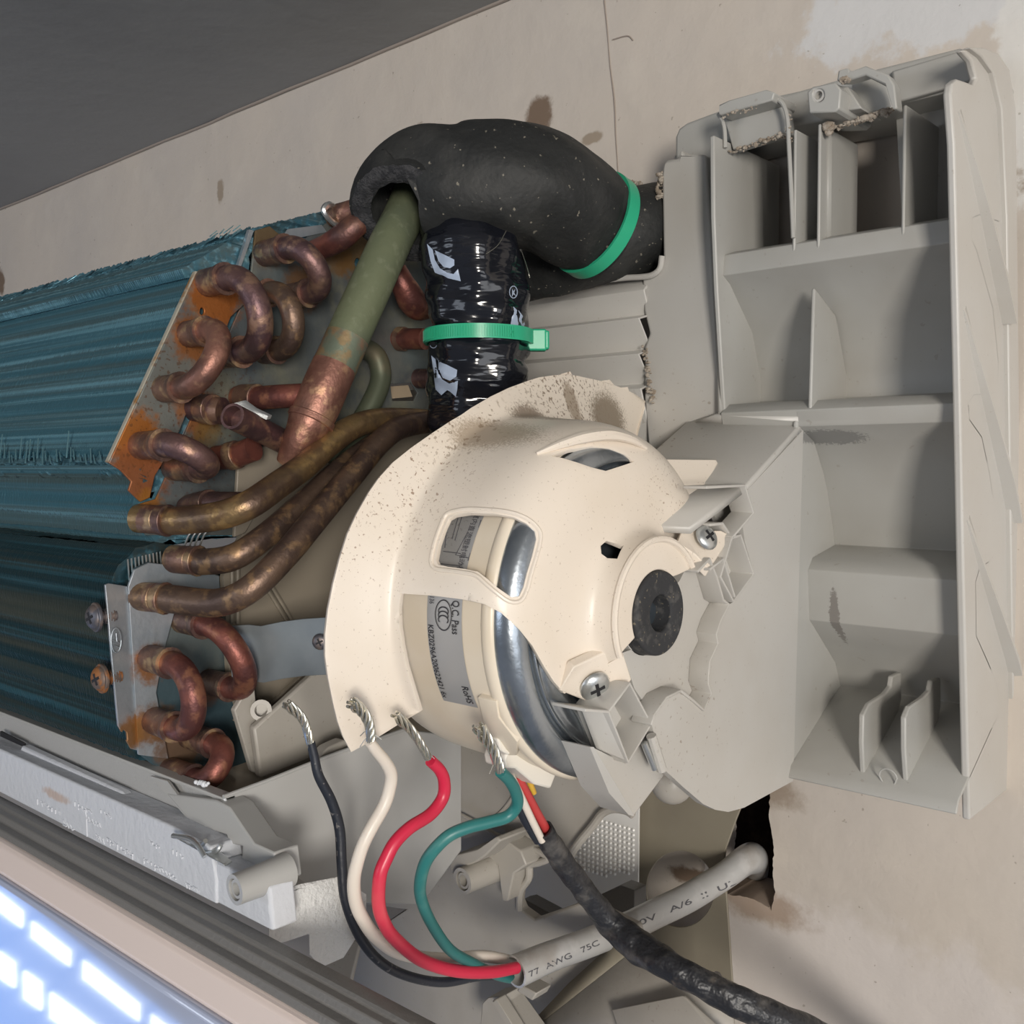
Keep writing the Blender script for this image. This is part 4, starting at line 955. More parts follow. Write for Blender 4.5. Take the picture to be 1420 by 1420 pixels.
# box flank next to the motor
xs = -.196
fl_ = [(1114, 596), (1036, 680), (1034, 674), (1046, 711), (1030, 730), (1033, 752), (1046, 796), (1018, 834), (1008, 840), (1000, 862), (994, 880), (997, 892), (985, 918), (983, 948), (988, 962), (977, 985), (963, 972), (945, 958), (925, 968), (908, 992), (904, 1006), (920, 1066), (948, 1092), (975, 1115), (992, 1123), (1010, 1126), (1032, 1120), (1100, 1083)]
prism('box_flank', PX(fl_, xs), (-.003, 0, 0), M['chassis'], ch, bevel=.0012, segs=3)
quad('box_top', [P(1112, 592, x=xs), P(1036, 677, x=xs), P(1036, 677, x=xs)+Vector((-.06, 0, .001)), P(1112, 592, x=xs)+Vector((-.055, 0, .003))], M['chassis'], .003, bevel=.001)
quad('box_shoulder', [P(1036, 677, x=xs)+Vector((-.001, 0, 0)), P(960, 735, x=xs)+Vector((-.001, 0, 0)), P(960, 735, x=xs)+Vector((-.06, 0, 0)), P(1036, 677, x=xs)+Vector((-.06, 0, 0))], M['chassis'], .003)
box('box_inner_flank', (-.1985, -.056, -.128), (-.1962, -.004, .020), M['tray'], ch, bevel=.001)
quad('box_front', [P(1112, 592, x=xs)+Vector((0, 0, 0)), P(1112, 592, x=xs)+Vector((-.055, 0, .003)), Vector((-.235, -.055, .024)), Vector((-.196, -.055, .022))], M['chassis'], .003)
# grey half of the hub
xg = -.2035
hubc = [(873, 918), (868, 900), (880, 870)]
gp = [P(u, v, x=xg) for u, v in [(864, 905), (884, 898)]] + [Vector((xg, AY+.0153*math.cos(math.radians(a)), AZ+.0153*math.sin(math.radians(a)))) for a in range(212, 392, 10)] + [P(u, v, x=xg) for u, v in [(943, 805), (950, 790), (985, 775), (1005, 820), (1005, 870), (985, 960), (975, 985), (925, 985), (900, 985), (880, 955), (872, 930)]]
prism('hub_half', gp, (-.006, 0, 0), M['chassis'], ch, bevel=.0005)
def wallstrip(name, px, x, depth, th=.0011, m=None):
    return ribbon(name, PX(px, x), (-depth, 0, 0), th, m or M['chassis'], ch, bevel=.0003)
wallstrip('hub_step', [(968, 793), (985, 775), (995, 800), (1004, 832), (1012, 838), (1000, 862), (994, 880), (997, 892), (985, 918), (983, 948), (988, 962), (977, 985), (963, 972), (945, 958)], -.195, .0085)
wallstrip('hub_step', [(904, 1006), (908, 992), (925, 968), (945, 958)], -.195, .0085)
# screw pockets on the split line, upper and lower
wallstrip('screw_pocket', [(980, 676), (1034, 673), (1046, 711), (1016, 746)], -.1945, .010)
wallstrip('screw_pocket', [(1016, 746), (1003, 726), (985, 728)], -.197, .014)
wallstrip('screw_pocket', [(1016, 746), (1028, 742), (1046, 796), (1018, 834), (1000, 800), (1016, 746)], -.1945, .012)
wallstrip('screw_pocket', [(985, 790), (1004, 775), (1020, 828)], -.1945, .012)
prism('pocket_floor', PX([(985, 730), (1040, 714), (1044, 795), (1018, 832), (990, 800)], -.2045), (-.002, 0, 0), M['chassis'], ch)
prism('pocket_floor', PX([(975, 680), (1034, 677), (1044, 712), (1000, 735)], -.213), (-.002, 0, 0), M['chassis'], ch)
wallstrip('screw_pocket', [(812, 985), (845, 987), (872, 1057), (904, 1004), (874, 948), (845, 987)], -.197, .014)
prism('pocket_floor', PX([(845, 987), (872, 1055), (903, 1005), (874, 950)], -.2095), (-.002, 0, 0), M['chassis'], ch)
prism('pocket_side', [P(812, 985, x=-.204), P(843, 986, x=-.1975), P(870, 1056, x=-.1975), P(830, 1040, x=-.204)], (-.002, 0, 0), M['chassis'], ch, bevel=.0004)
prism('pocket_arm', PX([(822, 1036), (868, 1058), (906, 1004), (924, 1072), (878, 1133)], -.203), (-.0022, 0, 0), M['chassis'], ch, bevel=.0005)
prism('pocket_arm', [P(818, 1036, x=-.2005), P(824, 1036, x=-.1995), P(880, 1132, x=-.1995), P(872, 1130, x=-.2005), P(845, 1100, x=-.202)], (-.012, 0, 0), M['chassis'], ch)
tube('pocket_rod', [P(903, 1020, x=-.195), P(918, 1068, x=-.1945)], .0018, M['chassis'], ch, seg=10, smooth=0)
tube('pocket_rod', [P(893, 1030, x=-.1965), P(908, 1066, x=-.196)], .0012, M['zinc'], ch, seg=10, smooth=0)
bm = bmesh.new(); bmesh.ops.create_uvsphere(bm, u_segments=20, v_segments=12, radius=.009, matrix=Matrix.Translation(P(932, 1085, y=-.09))); finish('moulded_knob', bm, M['lower'], ch)

# interior housing behind the tubes
xi = -.3660
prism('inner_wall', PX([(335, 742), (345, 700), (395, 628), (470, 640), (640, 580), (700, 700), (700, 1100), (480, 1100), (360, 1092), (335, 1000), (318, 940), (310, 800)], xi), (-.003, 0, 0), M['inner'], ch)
for p in (((375, 810), (408, 865)), ((368, 812), (402, 868)), ((330, 780), (330, 865)), ((322, 790), (322, 865)), ((370, 905), (325, 1000)), ((348, 938), (360, 972)), ((430, 925), (350, 1000))):
    tube('moulded_line', [P(*p[0], x=xi+.0008), P(*p[1], x=xi+.0008)], .0009, M['inner'], ch, seg=6, smooth=0)
prism('inner_block', PX([(330, 640), (400, 600), (398, 640), (340, 740), (325, 745)], -.3645), (-.002, 0, 0), M['inner'], ch, bevel=.0005)
prism('inner_panel', PX([(352, 1010), (440, 930), (480, 900), (500, 1040), (440, 1050), (362, 1080)], -.340), (-.004, 0, 0), M['lower'], ch, bevel=.001)
prism('inner_rib', PX([(325, 985), (352, 940), (358, 1000), (372, 1080), (350, 1070)], -.347), (-.003, 0, 0), M['lower'], ch, bevel=.0006)
prism('inner_panel', PX([(442, 1050), (456, 1036), (478, 1026), (492, 1034), (488, 1048), (450, 1062)], -.322), (-.006, 0, 0), M['lower'], ch, bevel=.0006)
bm = bmesh.new(); add_tube(bm, [P(362, 985, x=-.343), P(362, 985, x=-.352)], .0042, 18, 0, True, .6); finish('moulded_ring', bm, M['lower'], ch)
prism('card_scrap', PX([(539, 536), (566, 534), (572, 550), (541, 553)], XE-.006), (-.001, 0, 0), M['card'], ch)
# dark floor of the housing and scroll behind
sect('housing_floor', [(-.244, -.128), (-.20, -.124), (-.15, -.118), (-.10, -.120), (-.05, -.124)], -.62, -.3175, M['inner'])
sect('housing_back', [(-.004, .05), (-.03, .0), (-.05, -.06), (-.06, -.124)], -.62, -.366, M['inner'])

# galvanised strap between coil and cover
sp_ = [P(318, 868, x=-.352), P(345, 866, x=-.345), P(362, 868, x=-.340), P(390, 862, x=-.333), P(420, 858, x=-.326), P(450, 856, x=-.318), P(480, 856, x=-.31)]
st = empty('fixing_strap', sp_[3], 'wavy galvanised metal strap between the coil end and the cream cover', 'metal strap')
ribbon('strap_band', sp_, (0, .001, -.0225), .001, M['strap'], st, bevel=.0002, smooth=180)
c = P(444, 890, x=-.3185); cross_screw('rivet', c, Vector((.6, -.8, 0)), .0032, M['dark_screw'], st)

# ------------------------------------------------------------------ lower chassis body (outlet housing)
lo = empty('outlet_housing', (-.28, -.1, -.25), 'beige moulded air outlet housing under the motor, with screw post and openings', 'air outlet housing')
yl = -.100
main = [(474, 1250), (470, 1120), (560, 1040), (640, 1030), (740, 1060), (830, 1075), (880, 1100), (876, 1128), (858, 1122), (842, 1124), (832, 1132), (800, 1165), (785, 1198), (745, 1196), (735, 1194), (729, 1202), (729, 1220), (719, 1236), (717, 1250), (722, 1262), (740, 1275), (760, 1268), (810, 1250), (880, 1285), (890, 1325), (960, 1345), (1015, 1372), (1020, 1800), (300, 1800), (430, 1460), (436, 1345), (500, 1302), (560, 1262)]
prism('housing_face', PY(main, yl), (0, .006, 0), M['lower'], lo, bevel=.001)
tube('wave_rib', PY([(600, 1110), (650, 1135), (690, 1158), (722, 1170), (745, 1180), (760, 1190), (748, 1196), (735, 1200), (733, 1218), (722, 1236), (720, 1262)], yl-.003), [.0008, .0012, .0016, .0018, .0016], M['lower'], lo, seg=10)
tube('wave_rib', PY([(785, 1198), (800, 1172), (822, 1145), (835, 1128), (850, 1122), (868, 1124), (878, 1130)], yl-.003), .0018, M['lower'], lo, seg=10)
tube('moulded_line', PY([(700, 1075), (720, 1085), (690, 1130), (640, 1150)], yl-.0005), .0008, M['lower'], lo, seg=8)
# screw post
def post(name, f, bk, r, parent, m, hole=.45):
    bm = bmesh.new(); add_tube(bm, [f, f.lerp(bk, .12), f.lerp(bk, .5), bk], [r, r, r*1.05, r*1.15], 24, 0, True, .72)
    o = finish(name, bm, m, parent, smooth=40)
    bm = bmesh.new(); d = (bk-f).normalized(); add_tube(bm, [f+d*.0006, f+d*.006], r*.62, 20, 0, True, .7); finish('screw_hole', bm, m, o, smooth=40)
    return o
f = P(641, 1222, y=-.128); post('screw_post', f, Vector((f.x+.002, yl+.002, f.z+.001)), .0060, lo, M['lower'])
prism('post_web', PY([(668, 1190), (700, 1165), (722, 1180), (730, 1200), (712, 1212), (704, 1250), (696, 1250), (690, 1200), (672, 1205)], -.112), (0, .012, 0), M['lower'], lo, bevel=.0008)
prism('post_clip', PY([(622, 1200), (630, 1185), (665, 1176), (688, 1160), (694, 1166), (672, 1188), (660, 1196), (640, 1204), (626, 1212)], -.124), (0, .022, 0), M['lower'], lo, bevel=.0008)
# lower nose surfaces
def lquad(name, px_y, m, th=.002, **k):
    bm = bmesh.new(); vs = [bm.verts.new(P(u, v, y=y)) for u, v, y in px_y]; bm.faces.new(vs); bmesh.ops.triangulate(bm, faces=bm.faces[:]); return finish(name, bm, m, lo, solid=th, offset=0, **k)
lquad('nose_surface', [(700, 1460, -.118), (880, 1318, -.106), (960, 1345, -.104), (1015, 1375, -.103), (1020, 1460, -.112)], M['lower'])
lquad('nose_surface', [(700, 1460, -.118), (790, 1365, -.108), (850, 1310, -.104), (880, 1318, -.106)], M['mount'])
lquad('nose_surface', [(850, 1400, -.118), (950, 1380, -.118), (1015, 1440, -.118), (1015, 1460, -.122), (870, 1460, -.122)], M['lower'], bevel=.0006)
prism('louvre_bracket', PY([(664, 1440), (668, 1392), (676, 1384), (700, 1380), (700, 1390), (735, 1440)], -.128), (0, .012, 0), M['lower'], lo, bevel=.0006)
prism('louvre_bracket', PY([(682, 1388), (688, 1385), (722, 1440), (712, 1440)], -.134), (0, .006, 0), M['lower'], lo, bevel=.0006)
prism('louvre_bracket', PY([(716, 1374), (722, 1366), (744, 1378), (738, 1388)], -.130), (0, .010, 0), M['lower'], lo, bevel=.0006)
prism('side_blade', [P(434, 1352, y=-.175), P(440, 1338, y=-.175), P(505, 1290, y=-.150), P(520, 1296, y=-.150), P(500, 1345, y=-.16), P(480, 1400, y=-.17), P(440, 1460, y=-.18), P(420, 1400, y=-.178)], (0, .002, 0), M['lower'], lo, bevel=.0005)

# ------------------------------------------------------------------ drip pan
pan = empty('drip_pan', (-.35, -.25, -.13), 'light grey plastic drip pan along the front under the coil, broken at its corner', 'drip pan')
xp = -.3168
def zq(u, v, y): return P(u, v, y=y)
bar_l = -.80
z0 = P(310, 1105, y=-.25).z
prism('front_bar', [Vector((bar_l, -.25, z0)), Vector((xp, -.25, z0)), Vector((xp, -.250, z0-.014)), Vector((xp-.012, -.250, z0-.034)), Vector((bar_l, -.250, z0-.034))], (0, .0025, 0), M['pan_bar'], pan, bevel=.0005)
prism('front_bar', [Vector((bar_l, -.2515, z0+.0003)), Vector((xp, -.2515, z0+.0003)), Vector((xp, -.2465, z0+.0006)), Vector((bar_l, -.2465, z0+.0006))], (0, 0, -.0014), M['pan'], pan, bevel=.0004)
end = [(310, 1105), (370, 1083), (450, 1051), (500, 1033), (560, 1012), (640, 1020), (640, 1180), (585, 1255), (476, 1251), (446, 1250), (434, 1244), (378, 1180), (360, 1176), (352, 1166), (345, 1168), (338, 1158)]
prism('end_wall', PX(end, xp), (-.0018, 0, 0), M['pan'], pan, bevel=.0006)
tube('end_rim', [P(u, v, x=xp+.0002) for u, v in [(310, 1105), (370, 1083), (450, 1051), (500, 1033), (560, 1012)]], .0008, M['pan'], pan, seg=8, smooth=0)
tube('break_edge', [P(u, v, x=xp+.0004) for u, v in [(311, 1107), (330, 1138), (344, 1160), (352, 1168)]], .0005, M['emboss'], pan, seg=6, smooth=0)
tube('break_edge', [P(366, 1150, x=xp+.0004), P(380, 1180, x=xp+.0004), P(434, 1244, x=xp+.0004), P(446, 1250, x=xp+.0004)], .0005, M['emboss'], pan, seg=6, smooth=0)
prism('moulded_fillet', [P(208, 1076, y=-.2532), P(232, 1083, y=-.2532), P(288, 1160, y=-.2532), P(262, 1138, y=-.2532)], (0, .001, 0), M['pan'], pan)
bm = bmesh.new(); 
for k in range(7): bmesh.ops.create_icosphere(bm, subdivisions=2, radius=random.uniform(.0006, .0013), matrix=Matrix.Translation(P(272+k*2.8, 1086+random.uniform(-3, 3), y=-.250)))
finish('broken_burr', bm, M['emboss'], pan, recalc=False)
# bottom of the broken corner: serrated lug, post and its fin
prism('corner_lug', PY([(300, 1110), (318, 1120), (352, 1170), (380, 1182), (385, 1225), (330, 1225), (318, 1200), (335, 1190), (336, 1174), (318, 1170), (314, 1158), (296, 1152), (262, 1138), (230, 1100)], -.2535), (0, .010, 0), M['pan'], pan, bevel=.0006)
f = P(325, 1234, y=-.270); post('screw_post', f, f+Vector((.001, .020, .001)), .0050, pan, M['pan'])
prism('post_fin', [P(348, 1240, y=-.262), P(352, 1228, y=-.262), P(405, 1212, y=-.235), P(428, 1226, y=-.228), P(395, 1238, y=-.24)], (0, .002, -.0018), M['pan'], pan, bevel=.0005)
# chrome clip
clip = empty('steel_clip', P(270, 1180, y=-.262), 'small bright steel clip hooked over the white foam strip', 'clip')
prism('clip_plate', [P(240, 1160, y=-.2640), P(262, 1162, y=-.2640), P(284, 1190, y=-.2640), P(310, 1196, y=-.2640), P(320, 1192, y=-.26), P(300, 1172, y=-.258), P(270, 1160, y=-.258), P(247, 1154, y=-.262)], (0, .001, -.001), M['zinc'], clip, bevel=.0004)
tube('clip_edge', [P(240, 1159, y=-.2655), P(262, 1163, y=-.2655), P(274, 1172, y=-.2655), P(284, 1188, y=-.2655)], .0009, M['zinc'], clip, seg=10)
tube('clip_wire', [P(266, 1164, y=-.262), P(278, 1172, y=-.262), P(285, 1166, y=-.262)], .0009, M['zinc'], clip, seg=8)
tube('clip_wire', [P(282, 1184, y=-.263), P(300, 1180, y=-.261), P(306, 1172, y=-.260)], .0009, M['zinc'], clip, seg=8)

# polystyrene strip -----------------------------------------------------
eps = empty('polystyrene_strip', (-.4, -.24, -.149), 'long white polystyrene strip with raised moulded lettering under the drip pan', 'foam strip')
ye = -.262
def strip_pts(pts): return [P(u, v, y=ye) for u, v in pts]
zt, zb = -.1285, -.1488
xe_ = P(440, 1300, y=ye).x
xk = P(300, 1182, y=ye).x
prism('strip_body', [Vector((-.85, ye, zt)), Vector((P(12, 1060, y=ye).x, ye, zt)), Vector((P(240, 1152, y=ye).x, ye, zt)), Vector((P(292, 1186, y=ye).x, ye, zt-.001)), Vector((P(300, 1250, y=ye).x, ye, zt-.012)), Vector((P(300, 1265, y=ye).x, ye, zb)), Vector((-.85, ye, zb))], (0, .012, 0), M['eps'], eps, bevel=.0008, segs=3)
prism('strip_end', [Vector((P(296, 1200, y=ye).x, ye+.0008, -.1345)), Vector((P(370, 1245, y=ye).x, ye+.0008, -.1345)), Vector((P(376, 1312, y=ye).x, ye+.0008, zb)), Vector((P(296, 1262, y=ye).x, ye+.0008, zb))], (0, .010, 0), M['eps'], eps, bevel=.0012, segs=3)
prism('strip_end', [P(372, 1240, y=-.255), P(440, 1226, y=-.236), P(476, 1250, y=-.225), P(478, 1290, y=-.225), P(440, 1340, y=-.235), P(415, 1318, y=-.24), P(425, 1295, y=-.24), P(398, 1312, y=-.25), P(376, 1314, y=-.255)], (0, .010, 0), M['eps_rough'], eps, bevel=.001, segs=2)
prism('strip_step', [P(30, 1034, y=-.256), P(168, 1098, y=-.256), P(186, 1119, y=-.256), P(172, 1124, y=-.256), P(22, 1056, y=-.256)], (0, .004, 0), M['eps'], eps, bevel=.0008)
prism('strip_gap', [P(0, 1014, y=-.2545), P(33, 1031, y=-.2545), P(33, 1036, y=-.2545), P(0, 1021, y=-.2545)], (0, .001, 0), M['hole'], eps)
# raised moulded lettering (worn, too faint to read in the photograph)
rnd = random.Random(21)
def raised(u, v, du, dv, w=1.6):
    a, b = P(u, v, y=ye-.0002), P(u+du, v+dv, y=ye-.0002)
    tube('raised_letter', [a, b], .0004, M['eps'], eps, seg=5, smooth=0)
for (u, v, n) in ((52, 1108, 7), (88, 1138, 3), (104, 1112, 5), (118, 1130, 5), (140, 1123, 3), (133, 1157, 3), (148, 1162, 6), (174, 1178, 3), (200, 1190, 9), (207, 1165, 3), (240, 1178, 3), (258, 1224, 4)):
    for k in range(n):
        u_, v_ = u+k*5, v+k*2.9
        raised(u_, v_, rnd.choice((0, 2, 3)), rnd.choice((6, 8, 4))); 
        if rnd.random() < .6: raised(u_, v_+rnd.uniform(0, 6), 4, 2.2)
tube('raised_letter', [P(118, 1123, y=ye-.0002), P(120, 1132, y=ye-.0002), P(121, 1160, y=ye-.0002)], .0004, M['eps'], eps, seg=5, smooth=0)

# front casing: grey lip, pale band, glossy front -----------------------
cas = empty('front_casing', (-.4, -.28, -.2), 'lower front casing with grey lip, pale band and glossy white lower panel with sky blue put into its colour', 'casing')
def longp(name, yzs, m, x0=-.9, x1=-.17, bevel=.0006, th=None):
    return prism(name, [Vector((x0, y, z)) for y, z in yzs], (x1-x0, 0, 0), m, cas, bevel=bevel)
longp('grey_lip', [(-.2615, -.1505), (-.262, -.1503), (-.266, -.1508), (-.267, -.1518), (-.270, -.1520), (-.271, -.1545), (-.2745, -.1550), (-.2755, -.1575), (-.266, -.160), (-.2615, -.158)], M['lip'], bevel=.0005, x1=-.185)
longp('pale_band', [(-.2750, -.1572), (-.2780, -.1585), (-.2812, -.1680), (-.2790, -.1700), (-.266, -.1690), (-.266, -.1600)], M['casing'], bevel=.0012, x1=-.185)
longp('glossy_panel', [(-.2815, -.1690), (-.2830, -.1702), (-.2830, -.3200), (-.2770, -.3200), (-.2770, -.1700)], M['gloss'], x1=-.185, bevel=.001)

# ------------------------------------------------------------------ mounting plate and foil
mp = empty('mounting_plate', (-.24, -.012, -.25), 'flat painted steel mounting plate with a large round hole, on the wall below the motor', 'mounting plate')
ym = -.014
cm = [(943+47*math.cos(2*math.pi*i/36), 1233+53*math.sin(2*math.pi*i/36)) for i in range(36)]
prism('plate_sheet', PY([(876, 1040), (1040, 1075), (1035, 1100), (1020, 1138), (1006, 1178), (1004, 1196), (1010, 1280), (1016, 1372), (1020, 1800), (886, 1800), (882, 1300), (878, 1130)], ym), (0, .0014, 0), M['mount'], mp, holes=[PY(cm, ym), PY([(993+8*math.cos(2*math.pi*i/16), 1356+9*math.sin(2*math.pi*i/16)) for i in range(16)], ym)], bevel=.0003)
foil = empty('foil_bubble_sheet', P(800, 1200, y=-.02), 'silvery dimpled foil sheet seen through the opening left of the mounting plate', 'foil sheet')
yf = -.020
fo = PY([(600, 1090), (886, 1090), (884, 1300), (780, 1300), (600, 1300)], yf)
prism('foil_base', fo, (0, .001, 0), M['foil'], foil)
bm = bmesh.new(); p0 = P(700, 1100, y=yf); p1 = P(884, 1236, y=yf); nx, nz = int((p1.x-p0.x)/.0029), int((p0.z-p1.z)/.0026)
for i in range(nx):
    for j in range(nz):
        c = Vector((p0.x+i*.0029, yf, p0.z-j*.0026)); uu, vv = proj(c)
        if vv > 1212-(uu-884)*.13-2 or uu > 880: continue
        r_ = .00115; top = bm.verts.new(c+Vector((0, -.0009, 0))); ring = [bm.verts.new(c+Vector((r_*math.cos(a*math.pi/4), -.0001, r_*math.sin(a*math.pi/4)))) for a in range(8)]
        mid = [bm.verts.new(c+Vector((r_*.6*math.cos(a*math.pi/4), -.0007, r_*.6*math.sin(a*math.pi/4)))) for a in range(8)]
        for a in range(8):
            b = (a+1) % 8; bm.faces.new([ring[a], ring[b], mid[b], mid[a]]); bm.faces.new([mid[a], mid[b], top])
o = finish('foil_dimples', bm, M['foil'], foil, smooth=180); o['kind'] = 'stuff'
# dark bar below the opening
bar = prism('support_bar', PY([(718, 1250), (728, 1248), (765, 1268), (788, 1262), (860, 1228), (880, 1235), (880, 1262), (800, 1290), (745, 1286), (718, 1262)], -.050), (0, .01, 0), M['lip'], None, bevel=.0006); tag(bar, 'dark bent bar crossing the opening behind the grey cable', 'bar')

# ------------------------------------------------------------------ grey power cable with four cores
cp = [P(1046, 1215, y=.050), P(1048, 1196, y=.016), P(1040, 1190, y=-.004), P(1020, 1203, y=-.018), P(990, 1224, y=-.032), P(940, 1252, y=-.056), P(890, 1276, y=-.080), P(840, 1298, y=-.104), P(780, 1320, y=-.130), P(714, 1347, y=-.155)]
cable = empty('power_cable', cp[5], 'thick grey printed cable from the wall hole, stripped into black, white, red and green wires', 'cable')
bm = bmesh.new(); cp_r = list(reversed(cp)); add_tube(bm, cp_r, [.0064, .0060, .0060, .0061, .0062, .0064, .0064, .0068, .0074, .0066, .0066], 32, 10, True, .86, lambda t, a: .03*math.sin(a*2+t*12)+.02*math.sin(t*40+a))
sheath = finish('sheath', bm, M['sheath'], cable, smooth=60)
bpy.context.view_layer.update(); tree = surface_of(sheath)
def text_on(s, u0, v0, u1, v1, size, tree, m, parent, flip=False, squash=1.0):
    me = text_mesh(s, size); xs_ = [v.co.x for v in me.vertices]; w = max(xs_) or 1
    d = Vector((u1-u0, v1-v0)); L_ = d.length; e = d/L_; nrm = Vector((e.y, -e.x))
    for v in me.vertices:
        a, b = v.co.x/w*L_, v.co.y/size*(size*squash); 
        q = Vector((u0, v0))+e*a+nrm*(b if not flip else -b)
        dr = ray(q.x, q.y).normalized(); h = tree.ray_cast(CAM, dr); v.co = (h[0] if h[0] else CAM+dr*.4)-dr*.00015
    me.materials.clear(); me.materials.append(m); me.name = 'printed_text'
    o = bpy.data.objects.new('printed_text', me); C.objects.link(o); attach(o, parent)
text_on('77  AWG   75C', 735, 1355, 832, 1310, 11, tree, M['ink_grey'], sheath)
text_on('600V   A/6  II  UL', 866, 1293, 1022, 1226, 11, tree, M['ink_grey'], sheath)
def wire(name, pts, r, m, label=None):
    return tube(name, [P(u, v, x=x) for u, v, x in pts], r, M[m], cable, seg=18, smooth=8, label=label)
xw = -.282
def wp(px, x0=-.270, x1=xw, n0=3):
    """pixels from tip to cable; depth eases from the plane of the tips to the cable mouth"""
    n = len(px); return [(u, v, lerp(x1, x0, (i/(n-1))**1.3)) for i, (u, v) in enumerate(px)]
def strands(name, px, x, parent, seed, r=.00042, n=7, R=.0015):
    rnd = random.Random(seed); path = catmull([P(u, v, x=x) for u, v in px], 8); fr = frames(path); L_ = len(path)
    for k in range(n):
        ph = 2*math.pi*k/n; pts = []
        for i, p in enumerate(path):
            t = i/(L_-1); tt, nn, bb = fr[i]; a = ph+t*5.5; q = R*(.75+.35*t*t)*(.8+.3*math.sin(t*9+k)); pts.append(p+(nn*math.cos(a)+bb*math.sin(a))*q)
        if k % 2: pts = pts[:-rnd.randint(0, 4) or None]
        tube('bare_strand', pts, r*1.3, M['tin'], parent, seg=7, smooth=0)
    for k in range(3):
        p = path[rnd.randint(2, 8)]; d = Vector((rnd.uniform(-1, 1), rnd.uniform(-.5, .5), rnd.uniform(-.6, .2)))*.006
        tube('bare_strand', [p, p+d*.5+Vector((0, 0, .0008)), p+d], .00016, M['tin'], parent, seg=4)
W1 = wire('insulated_wire', wp([(431, 1030), (436, 1050), (442, 1076), (460, 1112), (471, 1150), (474, 1199), (479, 1248), (499, 1299), (528, 1334), (567, 1354), (615, 1362), (664, 1354), (716, 1352)]), [.0015, .0017, .00185, .0018, .0018, .0018, .0018], 'w_black', 'black insulated wire')
strands('s', [(430, 1032), (424, 1012), (420, 1000), (412, 988), (398, 974)], xw, W1, 1)
W2 = wire('insulated_wire', wp([(512, 1028), (521, 1040), (534, 1056), (542, 1072), (541, 1090), (533, 1116), (515, 1148), (504, 1170), (496, 1194), (491, 1218), (492, 1244), (500, 1268), (521, 1299), (556, 1322), (612, 1330), (670, 1326), (716, 1334)], x1=-.252), [.0017, .0021, .0022, .0022, .0023, .0023, .0022], 'w_white', 'white insulated wire')
strands('s', [(514, 1030), (512, 1014), (508, 998), (500, 984), (488, 972)], -.252, W2, 2, R=.0018)
W3 = wire('insulated_wire', wp([(597, 1055), (610, 1068), (616, 1084), (614, 1106), (597, 1129), (568, 1148), (548, 1168), (536, 1190), (527, 1214), (525, 1252), (532, 1278), (547, 1301), (584, 1331), (631, 1346), (680, 1348), (716, 1342)], x0=-.262, x1=-.250), [.0020, .0022, .0022, .0023, .0023, .0023, .0023], 'w_red', 'red insulated wire')
strands('s', [(594, 1052), (584, 1036), (574, 1020), (562, 1004), (548, 990)], -.250, W3, 3)
W4 = wire('insulated_wire', wp([(694, 1070), (706, 1082), (715, 1098), (717, 1116), (704, 1132), (678, 1140), (650, 1147), (624, 1158), (604, 1176), (590, 1196), (583, 1222), (584, 1246), (598, 1280), (623, 1316), (652, 1334), (690, 1352), (716, 1358)], x1=-.218), [.0019, .0020, .0021, .0021, .0021, .0020, .0020, .0020], 'w_green', 'teal green insulated wire')
strands('s', [(694, 1070), (688, 1056), (682, 1040), (674, 1024), (664, 1005)], -.218, W4, 4, R=.0019)

# ------------------------------------------------------------------ motor lead
ld = empty('motor_lead', P(780, 1200, x=-.255), 'dusty black sleeved motor lead from the white plug, crossing over the grey cable', 'cable')
lp = [(752, 1150, -.240), (770, 1180, -.240), (795, 1215, -.240), (822, 1250, -.238), (848, 1282, -.234), (885, 1312, -.222), (930, 1340, -.206), (985, 1370, -.192), (1045, 1400, -.178), (1120, 1432, -.165), (1200, 1475, -.155), (1330, 1560, -.135), (1500, 1700, -.11), (1700, 1950, -.08)]
bm = bmesh.new(); add_tube(bm, [P(u, v, x=x) for u, v, x in lp], [.0040, .0041, .0044, .0047, .0054, .0062, .0054, .0055, .0056, .0058, .0060, .0060, .0060, .0060], 28, 10, True, .8, lambda t, a: .05*math.sin(a*2+t*22)+.03*math.sin(t*70+a*3)+.03*math.sin(t*130-a*2))
finish('black_sleeve', bm, M['sleeve'], ld, smooth=60)
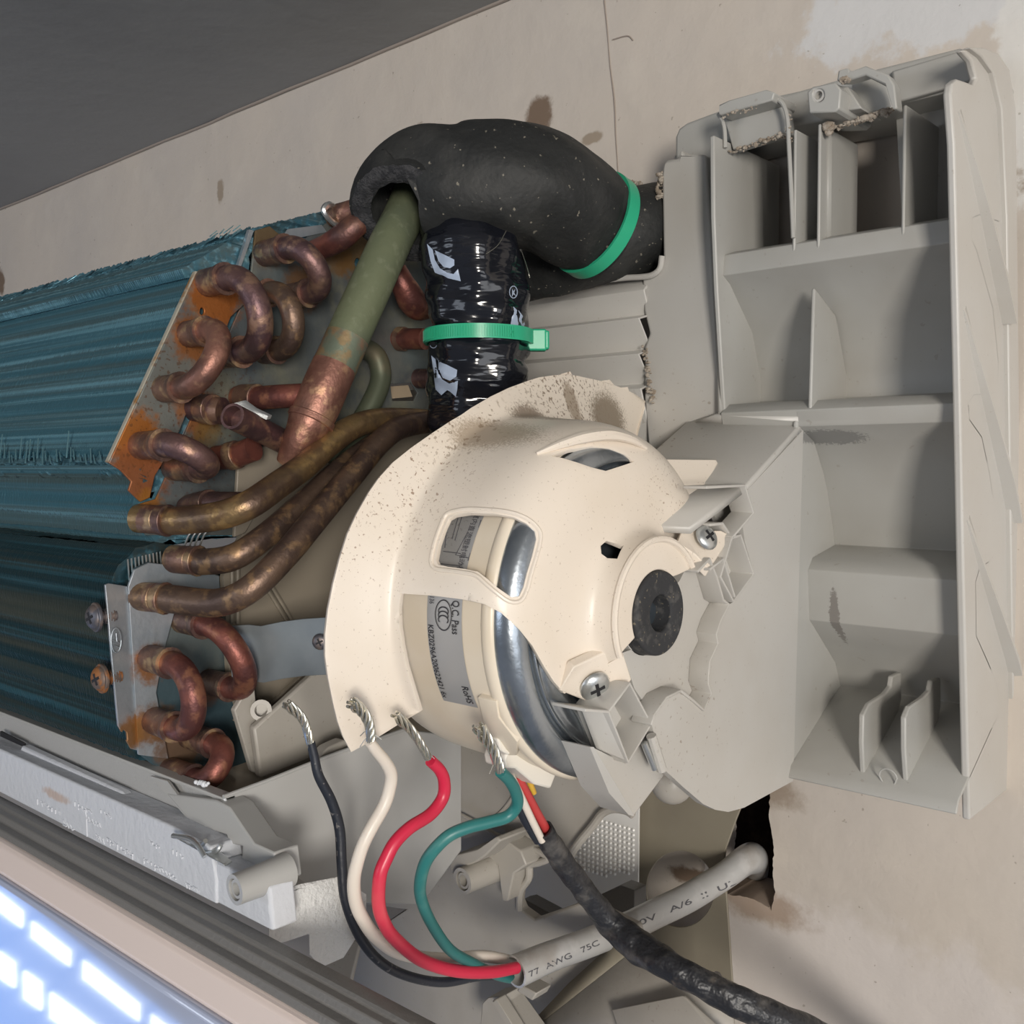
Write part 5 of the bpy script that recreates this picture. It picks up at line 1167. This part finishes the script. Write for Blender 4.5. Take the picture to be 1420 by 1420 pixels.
for m_, px, r_ in (('w_redlead', [(716, 1076), (730, 1100), (745, 1128), (762, 1158)], .0017), ('w_white', [(708, 1075), (724, 1108), (738, 1138), (752, 1166)], .0014), ('w_blue', [(716, 1090), (728, 1120), (742, 1146), (750, 1168)], .0014), ('w_black', [(712, 1088), (724, 1128), (737, 1152), (746, 1166)], .0017), ('w_yellow', [(732, 1074), (735, 1086), (740, 1100)], .0012)):
    k = {'w_redlead': 0, 'w_white': .001, 'w_blue': -.0012, 'w_black': -.002, 'w_yellow': -.003}[m_]
    tube('lead_wire', [P(u, v, x=-.240+k) for u, v in px], r_, M[m_], ld, seg=12, label={'w_redlead': 'red lead wire', 'w_white': 'white lead wire', 'w_blue': 'dark blue lead wire', 'w_black': 'black lead wire', 'w_yellow': 'yellow lead wire'}[m_])
def pbox(name, px, x, th, m, parent, **k): return prism(name, PX(px, x), (-th, 0, 0), m, parent, **k)
pbox('plug', [(706, 1036), (716, 1024), (730, 1030), (742, 1046), (772, 1074), (764, 1094), (742, 1088), (716, 1066), (702, 1066), (700, 1052)], -.232, .010, M['white_plug'], ld, bevel=.0008)
pbox('plug_latch', [(690, 1025), (698, 1022), (706, 1028), (712, 1024), (718, 1030), (706, 1048), (694, 1040)], -.230, .006, M['white_plug'], ld, bevel=.0006)

# ------------------------------------------------------------------ window, slanted and paned for the streaks mirrored in the glossy panel
win = empty('window_1', (-3.14, -1.5, -1.6), 'window in the far left wall, slant and panes made up for the streaks mirrored in the glossy panel', kind='structure')
def wq(name, s0, s1, za, zb, x, th, m, O=(-1.33, -1.27)):
    e = Vector((-.65, -.76)); q = [Vector(O)+e*s0+Vector((0, za)), Vector(O)+e*s1+Vector((0, za)), Vector(O)+e*s1+Vector((0, zb)), Vector(O)+e*s0+Vector((0, zb))]
    return prism(name, [Vector((x, p.x, p.y)) for p in q], (th, 0, 0), m, win)
M['sky_glass'] = mat('sky_window', (.1, .15, .3), .5, emit=((.20, .42, 1.0), 2.1)); M['bright_glass'] = mat('bright_window', (.3, .3, .3), .5, emit=((.9, .97, 1.0), 7)); M['frame'] = mat('window_frame', (.5, .55, .65), .5)
wq('pane', -.30, 1.3, .04, -.75, -3.145, .002, M['sky_glass'])
for s0, s1, za, zb in ((-.05, .09, .0, -.055), (.13, .31, -.005, -.06), (.37, .66, .0, -.065), (.72, .95, 0, -.07), (-.03, .05, -.18, -.26), (.09, .17, -.18, -.27), (.21, .45, -.185, -.27), (.50, .8, -.18, -.28)): wq('pane', s0, s1, za, zb, -3.140, .002, M['bright_glass'])
wq('window_frame', -.30, 1.3, .07, .04, -3.148, .02, M['frame']); wq('window_frame', -.30, 1.3, -.75, -.78, -3.148, .02, M['frame'])
